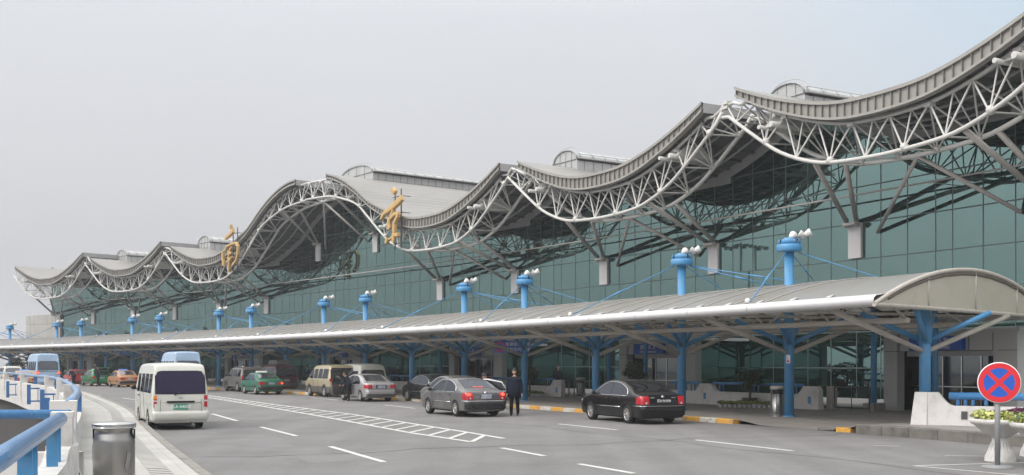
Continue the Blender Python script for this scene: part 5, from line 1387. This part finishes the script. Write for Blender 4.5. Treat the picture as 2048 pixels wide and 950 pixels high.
# ---- boxy taxi sedan
def taxi(label, paint, rl, hd, lit=0, lamp='taxi_lamp', grp=None, hatch=False, openhatch=False, txt='苏A·T4471'):
    if not hatch:
        T = [(-2.2, .84), (-2.14, .94), (-1.95, .97), (-1.5, .985), (-1.3, 1.06), (-.9, 1.33), (-.68, 1.39), (-.1, 1.415), (.4, 1.39), (.7, 1.26), (1.1, 1.0), (1.25, .94), (1.8, .86), (2.1, .78), (2.2, .62)]
        L = 4.4
    else:
        T = [(-1.95, .90), (-1.88, 1.0), (-1.72, 1.16), (-1.45, 1.33), (-1.1, 1.40), (-.4, 1.42), (.2, 1.40), (.55, 1.26), (.95, 1.0), (1.1, .93), (1.6, .85), (1.85, .77), (1.95, .62)]; L = 3.9
    h = L/2
    rear = [(.2, -h+.1), (.34, -h+.01), (.52, -h), (.58, -h+.05), (.85, -h+.06), (.95, -h+.1), (1.4, -h+.2)]; front = [(.2, h-.1), (.35, h), (.55, h), (.7, h-.06), (1.4, h-.2)]
    c = Car(L, 1.68, T, rear, front, belt=.90, wb=2.48, rw=(-1.26 if not hatch else -1.15), wr=.30, tumble=.36, planw=.90, rcorner=.06); c.spokes = 0
    r = tag(empty('taxi' if not hatch or paint == 'p_green2' else 'hatchback_car'), label, 'taxi' if not hatch or paint == 'p_green2' else 'car', grp); put(r, rl, 0, c, hd)
    c.build('body', r, paint, 'black' if 0 else paint)
    xr = -1.12 if not hatch else -1.35
    hi = lambda x: max(.93, min(ip(c.T, x)-.07, 1.345)); 
    def hw(x): return min(hi(x), .93+max(0, (x-xr))*1.9+.03, .93+max(0, (.98 if not hatch else .85)-x)*1.0+.03)
    for a, b in ((xr, -.13), (-.05, .95 if not hatch else .82)): c.side_patch(r, 'side_window', lin(a, b, 12), lambda x: .925, hw, 'tint_lt', .006)
    if not openhatch: c.top_patch(r, 'rear_window', *((-1.36, -.86) if not hatch else (-1.84, -1.46)), .60, .53, 'tint_lt', .007)
    c.top_patch(r, 'windscreen', *((1.05, .6) if not hatch else (.9, .48)), .62, .54, 'tint', .007)
    for sg in (1, -1):
        ys = sorted([sg*y for y in (lin(.42, .83, 8) if not hatch else lin(.6, .83, 6))])
        tp = c.rear_patch(r, 'tail_light', ys, lambda y: .66, lambda y: .84 if not hatch else .90, 'taillight', .012)
        if (lit == 1 and sg < 0) or lit == 2:
            m = MB(); m.ball((c.rearx(.7, .75), sg*.70, .745), .085, 10, 8, sq=(.35, 1.0, .8)); m.build('brake_lamp', 'taillit', tp)
    c.rear_patch(r, 'bumper', lin(-.835, .835, 24), lambda y: .33, lambda y: .55, 'p_dark' if not hatch else paint, .03)
    c.side_tube(r, 'side_strip', [(x, .52) for x in lin(-.85, .9, 4)], .02, 'black', .008)
    plate(r, (c.rearx(0, .74)-.015, 0, .74), txt, 'plate_w', 'p_dark', .40, .12, .1)
    c.side_tube(r, 'door_seam', [(-.09, z) for z in lin(.32, .92, 4)], .006, 'under', .001)
    mirror(r, c, .85 if not hatch else .75, .93, 'black')
    if lamp:
        m = MB(); m.prism([(-.10, 1.415), (.10, 1.415), (.06, 1.54), (-.06, 1.54)], -.36, .36, T=Matrix.Translation((.05, 0, 0)) @ Matrix.Rotation(R(90), 4, 'X')); m.build('roof_lamp', lamp, r)
    if openhatch:
        m = MB(); m.prism([(-1.86, 1.0), (-1.42, 1.36), (-1.2, 1.3), (-1.5, .8)], -.62, .62, T=Matrix.Rotation(R(90), 4, 'X') @ Matrix.Translation((-.02, .005, 0))); m.build('boot_opening', 'dark', r)
        m = MB(); m.bar((-1.35, 0, 1.42), (-2.15, 0, 1.66), 1.2, .05, m=0); m.build('raised_tailgate', paint, r)
        m = MB(); m.bar((-1.45, 0, 1.41), (-2.05, 0, 1.59), 1.0, .02); m.build('tailgate_window', 'tint', r)
        m = MB(); m.tube([(-1.5, .55, 1.1), (-1.75, .55, 1.5)], .015, 4); m.build('gas_strut', 'dark', r)
    return r
taxi('green taxi sedan with white roof lamp, left of the beige minivan', 'p_green', (-16.73, 71.9), 30, lit=1)
taxi('orange taxi sedan with blue roof lamp, nearest of the taxis left of the white van', 'p_orange', (-33.45, 93.4), 34, lamp='taxi_lamp_b', grp='orange taxis')
taxi('green taxi hatchback with its tailgate raised and people loading it', 'p_green2', (-38.04, 99.4), 37, hatch=True, openhatch=True)
taxi('small red hatchback ahead of the green taxi with the raised tailgate', 'p_red', (-42.6, 106.5), 37, hatch=True, lamp=None)
taxi('orange taxi with lit brake lights behind the white parapet at the far left', 'p_orange', (-40.07, 88.7), 29, lit=2, lamp='taxi_lamp_b', grp='orange taxis')
# ---- vans
def van(label, paint, rl, hd, kind, txt, grp=None, pm=('plate_g', 'signwhite'), lit=0, name='van', tint='tint'):
    low = None; lowz = 0
    if kind == 'hiace':
        L, W, H = 4.7, 1.69, 1.96; T = [(-2.35, 1.78), (-2.32, 1.92), (-2.22, 1.98), (-1.9, 2.02), (0, 2.04), (1.2, 2.0), (1.5, 1.86), (2.0, 1.30), (2.15, 1.12), (2.3, .9), (2.35, .7)]
        rear = [(.2, -2.25), (.33, -2.34), (.36, -2.36), (.56, -2.36), (.6, -2.30), (.9, -2.29), (1.15, -2.27), (1.8, -2.16), (2, -2.1)]; kw = dict(belt=1.10, wb=2.33, rw=-1.15, wr=.31, tumble=.12, rcorner=.075, plan=.14, planw=.93)
    elif kind == 'mpv':
        L, W, H = 4.7, 1.80, 1.95; T = [(-2.35, 1.65), (-2.3, 1.80), (-2.15, 1.88), (-1.2, 1.94), (.3, 1.93), (.8, 1.82), (1.5, 1.25), (1.75, 1.12), (2.2, .95), (2.35, .7)]
        rear = [(.2, -2.25), (.36, -2.35), (.6, -2.35), (.65, -2.3), (1.1, -2.28), (1.8, -2.12), (2, -2.05)]; kw = dict(belt=1.08, wb=2.75, rw=-1.38, wr=.34, tumble=.20, rcorner=.12, plan=.18, planw=.90); low = 'cladding'; lowz = .66
    elif kind == 'hiroof':
        L, W, H = 4.9, 1.80, 2.2; T = [(-2.45, 1.65), (-2.42, 1.80), (-2.3, 1.90), (-1.9, 1.97), (0, 2.0), (.9, 1.95), (1.35, 1.8), (2.0, 1.35), (2.25, 1.0), (2.45, .7)]
        rear = [(.2, -2.35), (.36, -2.45), (.6, -2.45), (.65, -2.4), (1.2, -2.38), (1.9, -2.22), (2.3, -2.1)]; kw = dict(belt=1.15, wb=2.6, rw=-1.35, wr=.33, tumble=.15, rcorner=.16, plan=.16, planw=.92)
    elif kind == 'minibus':
        L, W, H = 5.9, 2.0, 2.9; T = [(-2.95, 2.58), (-2.9, 2.74), (-2.75, 2.83), (-2, 2.87), (.8, 2.85), (1.5, 2.65), (2.2, 1.8), (2.45, 1.4), (2.85, 1.15), (2.95, .7)]
        rear = [(.2, -2.85), (.36, -2.95), (.6, -2.95), (.65, -2.9), (1.3, -2.89), (2.2, -2.8), (2.6, -2.7)]; kw = dict(belt=1.3, wb=3.5, rw=-1.75, wr=.34, tumble=.09, rcorner=.14, plan=.14, planw=.94)
    else:   # off-roader
        L, W, H = 4.5, 1.78, 1.75; T = [(-2.25, 1.3), (-2.2, 1.55), (-2.05, 1.68), (-1.2, 1.74), (.1, 1.73), (.45, 1.62), (.95, 1.18), (1.15, 1.08), (1.9, 1.02), (2.15, .92), (2.25, .7)]
        rear = [(.3, -2.15), (.42, -2.25), (.62, -2.25), (.68, -2.2), (1.1, -2.18), (1.7, -2.0)]; kw = dict(belt=1.08, wb=2.6, rw=-1.3, wr=.37, tumble=.26, rcorner=.10, plan=.2, planw=.9, z0=.34)
    h = L/2; front = [(.2, h-.12), (.4, h), (.6, h), (.9, h-.05), (1.3, h-.1), (2, h-.3)]
    c = Car(L, W, T, rear, front, **kw); c.spokes = 0 if kind in ('hiace', 'minibus') else 6
    r = tag(empty(name), label, {'van': 'van', 'minibus': 'minibus'}.get(name, 'car'), grp); put(r, rl, 0, c, hd)
    c.build('body', r, paint, low or paint, lowz)
    W2 = W/2; b = c.belt
    P = dict(hiace=dict(win=[(-2.05, -1.3), (-1.22, -.35), (-.27, .55), (.72, 1.42)], z=(1.13, 1.72), rw=(-.72, .72, 1.13, 1.79), tl=(.70, .80, .70, 1.06)),
             mpv=dict(win=[(-2.05, -1.05), (-.98, -.25), (-.17, .55), (.62, 1.25)], z=(1.12, 1.70), rw=(-.74, .74, 1.12, 1.74), tl=(.70, .87, .95, 1.12)),
             hiroof=dict(win=[(-2.1, -1.2), (-1.1, -.3), (-.2, .6), (.75, 1.5)], z=(1.15, 1.58), rw=(-.70, .70, 1.15, 1.62), tl=(.74, .85, .75, 1.1)),
             minibus=dict(win=[(-2.6, -1.75), (-1.7, -.85), (-.8, .05), (.1, .95), (1.1, 1.9)], z=(1.42, 2.2), rw=(-.78, .78, 1.5, 2.2), tl=(.72, .97, 1.08, 1.36)),
             suv=dict(win=[(-1.95, -1.25), (-1.15, -.25), (-.17, .75)], z=(1.10, 1.60), rw=(-.62, .62, 1.12, 1.56), tl=(.74, .86, .85, 1.15)))[kind]
    zl, zh = P['z']
    for a, bb in P['win']:
        def hi(x, a=a, bb=bb): return min(zh, ip(c.T, x)-.12, zl+.10+(x-a)*9, zl+.10+(bb-x)*9)
        c.side_patch(r, 'side_window', lin(a, a+.06, 3)+lin(a+.1, bb-.1, 8)+lin(bb-.06, bb, 3), lambda x: zl, hi, tint, .006)
    y0, y1, z0, z1 = P['rw']
    def rlo(y): return z0+.03*max(0, abs(y)-y1+.08)/.08
    def rhi(y): return z1-.10*max(0, abs(y)-y1+.10)/.10
    ys = lin(y0, y0+.1, 3)+lin(y0+.16, y1-.16, 8)+lin(y1-.1, y1, 3)
    c.rear_patch(r, 'window_seal', lin(y0-.03, y1+.03, 14), lambda y: z0-.03, lambda y: z1+.03-.09*max(0, abs(y)-y1+.10)/.10, 'black', .006)
    c.rear_patch(r, 'rear_window', ys, rlo, rhi, 'tint_pu' if kind == 'hiace' else tint, .014)
    c.top_patch(r, 'windscreen', *{'hiace': (2.0, 1.5), 'mpv': (1.5, .9), 'hiroof': (2.0, 1.45), 'minibus': (2.2, 1.6), 'suv': (1.0, .45)}[kind], W2*.8, W2*.74, 'tint', .008)
    ya, yb, za, zb = P['tl']
    for sg in (1, -1):
        ys = sorted([sg*y for y in lin(ya, yb, 6)])
        tp = c.rear_patch(r, 'tail_light', ys, lambda y: za, lambda y: zb, 'taillight', .014)
        if kind == 'hiace':
            c.rear_patch(r, 'indicator', ys, lambda y: 1.0-.05, lambda y: zb, 'amber' if sg > 0 else 'taillight', .02, parent=tp); c.rear_patch(r, 'reverse_lens', ys, lambda y: .875, lambda y: .915, 'clearlens', .02, parent=tp)
            for z_, mt in ((.71, 'taillight'),): pass
        if lit: m = MB(); m.ball((c.rearx(ya, (za+zb)/2), sg*(ya+yb)/2, (za+zb)/2), .13, 12, 8, sq=(.35, 1, .9)); m.build('brake_lamp', 'taillit', tp)
    if kind == 'hiace':
        m = MB(); m.tube([(c.rearx(y, .40+.0)-.012, y, z) for y, z in [(.60, .95), (.62, .50), (.52, .40), (-.52, .40), (-.62, .50), (-.60, .95)]], .007, 4)
        m.tube([(c.rearx(y, .84)-.006, y, .84) for y in lin(.62, -.62, 8)], .006, 4); m.build('tailgate_seam', 'darkgrey', r)
        boxp(r, 'tailgate_handle', (c.rearx(0, .86)-.03, 0, .865), (.05, .82, .055), 'black')
        m = MB(); m.tube([(c.rearx(.02, 1.12)-.03, .02, 1.16), (c.rearx(.2, 1.08)-.04, .14, 1.10)], .014, 5); m.ball((c.rearx(.14, 1.1)-.02, .16, 1.09), .03, 8, 5); m.build('wiper', 'black', r)
        c.rear_patch(r, 'bumper', lin(-.835, .835, 30), lambda y: .32, lambda y: .585, paint, .04)
        plate(r, (c.rearx(0, .70)-.03, 0, .71), '苏A·04000' if 0 else txt, *pm, w_=.44, h=.17, size=.14)
        c.side_tube(r, 'side_crease', [(x, .80) for x in lin(-2.2, 1.9, 6)], .008, 'strut', .003)
        m = MB(); m.box((-2.0, .1, .22), (.3, .9, .16)); m.tube([(-2.2, .35, .24), (-1.6, .38, .26)], .06, 8); m.box((-1.2, 0, .27), (.12, 1.3, .1)); m.tube([(-2.28, -.3, .22), (-1.9, -.3, .24)], .028, 6); m.build('exhaust', 'darkgrey', r)
        for sg in (1, -1): boxp(r, 'mud_flap', (c.rw-.36, sg*.68, .26), (.015, .24, .26), 'black')
        boxp(r, 'roof_gutter', (-.3, .745, 1.85), (3.6, .02, .03), paint); boxp(r, 'roof_gutter', (-.3, -.745, 1.85), (3.6, .02, .03), paint)
        boxp(r, 'badge', (c.rearx(0, 1.0)-.012, 0, .99), (.008, .10, .05), 'spandrel')
    else:
        c.rear_patch(r, 'bumper', lin(-W2*.97, W2*.97, 24), lambda y: .38, lambda y: .62, low or ('cladding' if kind == 'suv' else paint), .035)
        plate(r, (c.rearx(0, .8)-.02, 0, .80), txt, *pm, w_=.42, h=.13, size=.1)
    if kind == 'minibus':
        c.side_tube(r, 'window_band', [(x, 1.38) for x in lin(-2.8, 2.0, 6)], .02, 'clearlens', .006)
        m = MB(); m.tube([(c.rearx(y, 1.30)-.012, y, 1.36) for y in lin(.85, -.85, 6)], .02, 4); m.build('rear_band', 'darkgrey', r)
        for z in (.70, .78, .86): boxp(r, 'grille_slot', (c.rearx(.45, z)-.01, -.5, z), (.012, .5, .03), 'darkgrey')
    if kind == 'suv':
        for sg in (1, -1): m = MB(); m.tube([(-1.9, sg*.62, 1.76), (-1.7, sg*.62, 1.82), (-.1, sg*.62, 1.82), (.1, sg*.62, 1.77)], .02, 5); m.build('roof_rail', 'chrome', r)
        m = MB(); m.box((0, c.W+.04, .42), (1.5, .14, .05)); m.box((0, -c.W-.04, .42), (1.5, .14, .05)); m.build('side_step', 'alu', r)
    for x in [bb+.04 for a, bb in P['win'][1:-1]]: c.side_tube(r, 'door_seam', [(x, z) for z in lin(c.z0+.12, zl, 4)], .007, 'under', .001)
    for sg in (1, -1): boxp(r, 'door_handle', (P['win'][-1][0]+.12, sg*(c.side(.8, zl-.12)+.02), zl-.12), (.16, .03, .035), 'black')
    mirror(r, c, P['win'][-1][1]+.05, zl+.05, 'black')
    return r, c
van('white van seen from behind with purple tinted rear window and green plate, nearest vehicle', 'p_white', (-11.36, 34.5), 25.5, 'hiace', '苏A·04000')
van('beige minivan with dark lower cladding behind the white van', 'p_beige', (-11.33, 66.7), 29, 'mpv', '苏A·B7720', pm=('plate_w', 'p_dark'))
van('white van behind the silver sedan with the open door', 'p_white', (-9.55, 66.6), 30, 'hiroof', '苏A·J1183', tint='tint', pm=('plate_w', 'p_dark'))
van('pale blue minibus mostly hidden behind the nearest white van', 'p_ltblue', (-24.6, 79.5), 29.5, 'minibus', '苏A·15530', name='minibus', grp='pale blue minibuses')
van('pale blue and white minibus with lit brake lights above the left parapet', 'p_ltblue', (-41.7, 96.1), 33, 'minibus', '苏A·16208', name='minibus', lit=1, grp='pale blue minibuses')
van('grey off-roader with roof rails behind the green taxi', 'p_suv', (-19.64, 78.9), 32, 'suv', '苏A·C3906', name='off_road_car', pm=('plate_w', 'p_dark'))
van('white off-roader cut by the left edge of the picture', 'p_white', (-48.75, 105.3), 33, 'suv', '苏A·D5521', name='off_road_car', pm=('plate_w', 'p_dark'))
r, c = van('maroon minivan with roof boxes behind the green taxi', 'p_maroon', (-17.6, 80.5), 33, 'mpv', '苏A·F8812', pm=('plate_w', 'p_dark'))
m = MB(); m.prism([(-1.8, 1.98), (.2, 1.98), (0, 2.22), (-.3, 2.28), (-1.6, 2.28)], -.5, .5, T=Matrix.Rotation(R(90), 4, 'X')); m.build('roof_box', 'p_suv', r)
# ================================================================== PEOPLE
def skin(chains, name, mats, parent, matfn, sub=2):
    """chains: list of lists of (x, y, z, r); points that coincide are welded so limbs join in one continuous skin"""
    idx = {}; V = []; E = []; Rr = []
    for ch in chains:
        prev = None
        for x, y, z, rr in ch:
            key = (round(x, 3), round(y, 3), round(z, 3))
            if key not in idx: idx[key] = len(V); V.append((x, y, z)); Rr.append(rr)
            if prev is not None and prev != idx[key]: E.append((prev, idx[key]))
            prev = idx[key]
    me = bpy.data.meshes.new(name); me.from_pydata(V, E, []); o = bpy.data.objects.new('tmp_skin', me); COL.objects.link(o)
    md = o.modifiers.new('s', 'SKIN'); md.use_smooth_shade = True; o.modifiers.new('b', 'SUBSURF').levels = sub
    if not me.skin_vertices: me.attributes.new('skin', 'FLOAT', 'POINT')
    for i, sv in enumerate(me.skin_vertices[0].data):
        q = Rr[i]; sv.radius = q if isinstance(q, tuple) else (q, q); sv.use_root = (i == 0)
    bpy.context.view_layer.update()
    m2 = bpy.data.meshes.new_from_object(o.evaluated_get(DG())); bpy.data.objects.remove(o); m2.name = name
    m2.materials.clear()
    for k in mats: m2.materials.append(M[k])
    for p in m2.polygons: p.material_index = matfn(p.center); p.use_smooth = True
    ob = bpy.data.objects.new(name, m2); COL.objects.link(ob); ob.parent = parent; return ob
def person(loc, rz, label, coat='coat', trouser='trouser', lean=0, stride=.12, arms='down', hs=1.0, fingers=True, bulk=1.12, hem=.86):
    """faces local +y; lean in degrees forward about the hips"""
    r = tag(empty('person', loc, R(rz)), label, 'person'); r.scale = (hs, hs, hs)
    def ln(p):   # bend the upper body forward
        x, y, z = p[:3]; a = R(lean); zz = z-.93; return (x, y*math.cos(a)+zz*math.sin(a), .93+zz*math.cos(a)-y*math.sin(a), *p[3:])
    tor = [(0, 0, .93, (.15*bulk, .105*bulk)), (0, 0, 1.08, (.155*bulk, .11*bulk)), (0, 0, 1.25, (.175*bulk, .12*bulk)), (0, 0, 1.40, (.16*bulk, .10*bulk)), (0, 0, 1.47, (.065, .06)), (0, .01, 1.54, (.052, .055))]
    torso = [ln(p) for p in tor]
    ch = [torso]
    hip = torso[0]
    for s in (-1, 1):
        fy = s*stride
        ch.append([hip, (s*.10, 0, .88, .108), (s*.11, fy*.45+.02, .50, .082), (s*.115, fy-.02, .12, .066), (s*.105, fy-.01, .05, .046), (s*.115, fy+.13, .035, .036)])
        sh = torso[3]
        if arms == 'down': A = [(s*.20, 0, 1.385, .072), (s*.27, -.02, 1.12, .062), (s*.285, .05, .88, .05), (s*.285, .075, .82, .026)]
        elif arms == 'forward': A = [(s*.19, 0, 1.385, .062), (s*.24, .12, 1.16, .052), (s*.16, .36, 1.12, .04), (s*.15, .44, 1.12, .026)]
        elif arms == 'up': A = [(s*.19, 0, 1.385, .062), (s*.24, .12, 1.55, .052), (s*.16, .24, 1.80, .04), (s*.16, .27, 1.88, .026)]
        A = [ln(a) for a in A]; ch.append([sh]+A)
        w_ = Vector(A[-1][:3]); d = (w_-Vector(A[-2][:3])).normalized(); side = Vector((0, 1, 0)) if abs(d.y) < .7 else Vector((1, 0, 0)); side = (side-d*side.dot(d)).normalized(); nrm = d.cross(side)*s
        palm = w_+d*.06; ch.append([A[-1], (*palm, .030)])
        if fingers:
            for q, L in ((-.030, .062), (-.010, .075), (.010, .07), (.030, .055)):
                k0 = palm+d*.025+side*q; k1 = k0+d*L*.5+nrm*.008; k2 = k1+d*L*.4+nrm*.02; ch.append([(*palm, .030), (*k0, .010), (*k1, .009), (*k2, .007)])
            t0 = w_+d*.03+side*.032; t1 = t0+d*.03+side*.018; ch.append([(*palm, .030), (*t0, .010), (*(t1+d*.02), .008)])
    def mf(p):
        if p.z < .075: return 2
        # undo lean to classify
        a = -R(lean); zz = p.z-.93; y0 = p.y*math.cos(a)+zz*math.sin(a); z0 = .93+zz*math.cos(a)-p.y*math.sin(a)
        if z0 > 1.475 and abs(p.x) < .12: return 3
        if arms == 'down' and abs(p.x) > .2 and z0 < .83: return 3
        if arms == 'forward' and y0 > .41: return 3
        if arms == 'up' and z0 > 1.84: return 3
        if z0 > .90 or abs(p.x) > .2: return 0
        return 1
    body = skin(ch, 'body', [coat, trouser, 'rubber', 'skin'], r, mf)
    # head with face
    hc = Vector(ln((0, .03, 1.655, 0))[:3]); T = Matrix.Translation(hc) @ Matrix.Rotation(R(-lean*.8), 4, 'X')
    m = MB(); G = []
    for i in range(15):
        ph = math.pi*i/14; row = []
        for j in range(18):
            th = 2*math.pi*j/18; x = .078*math.sin(ph)*math.cos(th); y = .098*math.sin(ph)*math.sin(th); z = .125*math.cos(ph)
            if z < 0: x *= 1+z*2.0; y = y*(1+z*1.2)+(.012 if y > 0 else 0)
            if y > .05 and abs(x) < .018 and -.045 < z < .02: y += .022*(1-abs(x)/.02)*(1-(z+.03)*6 if z > -.03 else 1)
            if y > .04 and .012 < abs(x) < .045 and .0 < z < .03: y -= .008
            row.append(T @ Vector((x, y, z)))
        G.append(row)
    m.grid(G, 0, True, closed=True)
    for s in (-1, 1): m.ball(T @ Vector((s*.078, -.005, -.005)), .026, 8, 5, 0, (.4, .7, 1.1)); m.ball(T @ Vector((s*.030, .083, .014)), .010, 8, 5, 1)
    m.ball(T @ Vector((0, .088, -.058)), .018, 8, 4, 2, (1.1, .3, .35))
    m.build('head', ['skin', 'hair', 'red'], body)
    m = MB(); G = []
    for i in range(9):
        ph = math.pi*.60*i/8
        G.append([T @ Vector((.085*math.sin(ph)*math.cos(th), -.006+.105*math.sin(ph)*math.sin(th)*(.93 if math.sin(th) > 0 else 1), .01+.124*math.cos(ph)+(.05*max(0, math.sin(th))*(i/8)**2))) for th in [2*math.pi*j/18 for j in range(18)]])
    m.grid(G, 0, True, closed=True); m.build('hair', 'hair', body)
    # coat hem
    if coat != 'skin':
        m = MB(); G = []
        for z, rx, ry in ((1.36, .175*bulk, .118*bulk), (1.22, .19*bulk, .132*bulk), (1.02, .195*bulk, .142*bulk), (hem, .225*bulk, .165*bulk), (hem-.005, .21*bulk, .15*bulk)):
            G.append([ln((rx*math.cos(a), ry*math.sin(a), z)) for a in [2*math.pi*j/20 for j in range(20)]])
        m.grid(G, 0, True, closed=True); m.build('coat_skirt', coat, body)
    return r
M['jacket_blue'] = mat('blue_jacket', (.05, .07, .22), .8)
M['jacket_red'] = mat('dark_red_jacket', (.10, .015, .02), .8)
P0 = -.15
person((.10, 43.1, P0), 172, 'man in a long dark coat standing at the open door of the grey sedan', stride=.10, hs=1.04, bulk=1.22, hem=.70)
person((-.75, 44.6, P0), 115, 'person in dark red and black leaning into the open door of the grey sedan', coat='jacket_red', lean=32, arms='forward')
person((-8.85, 59.6, P0), 60, 'person in black stepping out of the silver sedan', lean=24, arms='forward', stride=.1, hs=.93)
person((-8.7, 83.0, 0), 200, 'distant person in a dark coat between two blue columns, behind the silver sedan', fingers=False)
person((-16.6, 90.0, 0), 120, 'person in a blue jacket at the steel barrier behind the beige minivan', coat='jacket_blue', lean=12, arms='forward', fingers=False)
person((-15.5, 90.5, 0), 200, 'person in a dark jacket just right of the blue-jacketed one', fingers=False)
person((-38.6, 96.9, P0), 60, 'person bending over the open boot of the green taxi', lean=30, arms='forward', fingers=False)
person((-36.6, 97.3, P0), 100, 'person with one arm raised beside the green taxi with the raised tailgate', arms='up', fingers=False)
person((3.0, 71.5, 0), 190, 'distant person in dark clothes behind the man in the dark coat, by the white wall', fingers=False)
# drop unused data
for me in list(bpy.data.meshes):
    if me.users == 0: bpy.data.meshes.remove(me)
# haze over the whole place
HAZE = 1
if HAZE:
    xs = [-1950, 1950]; m = MB(); m.box((0, 0, (GZ-1+70)/2), (3900, 3900, 70-(GZ-1)))
    hz = m.build('haze', []); hz['kind'] = 'stuff'
    hm = bpy.data.materials.new('haze'); hm.use_nodes = True; n = hm.node_tree.nodes; n.clear(); o = n.new('ShaderNodeOutputMaterial'); v = n.new('ShaderNodeVolumePrincipled')
    v.inputs['Density'].default_value = .0007; v.inputs['Color'].default_value = (.82, .83, .86, 1); v.inputs['Anisotropy'].default_value = .2
    hm.node_tree.links.new(v.outputs[0], o.inputs['Volume']); hz.data.materials.append(hm)
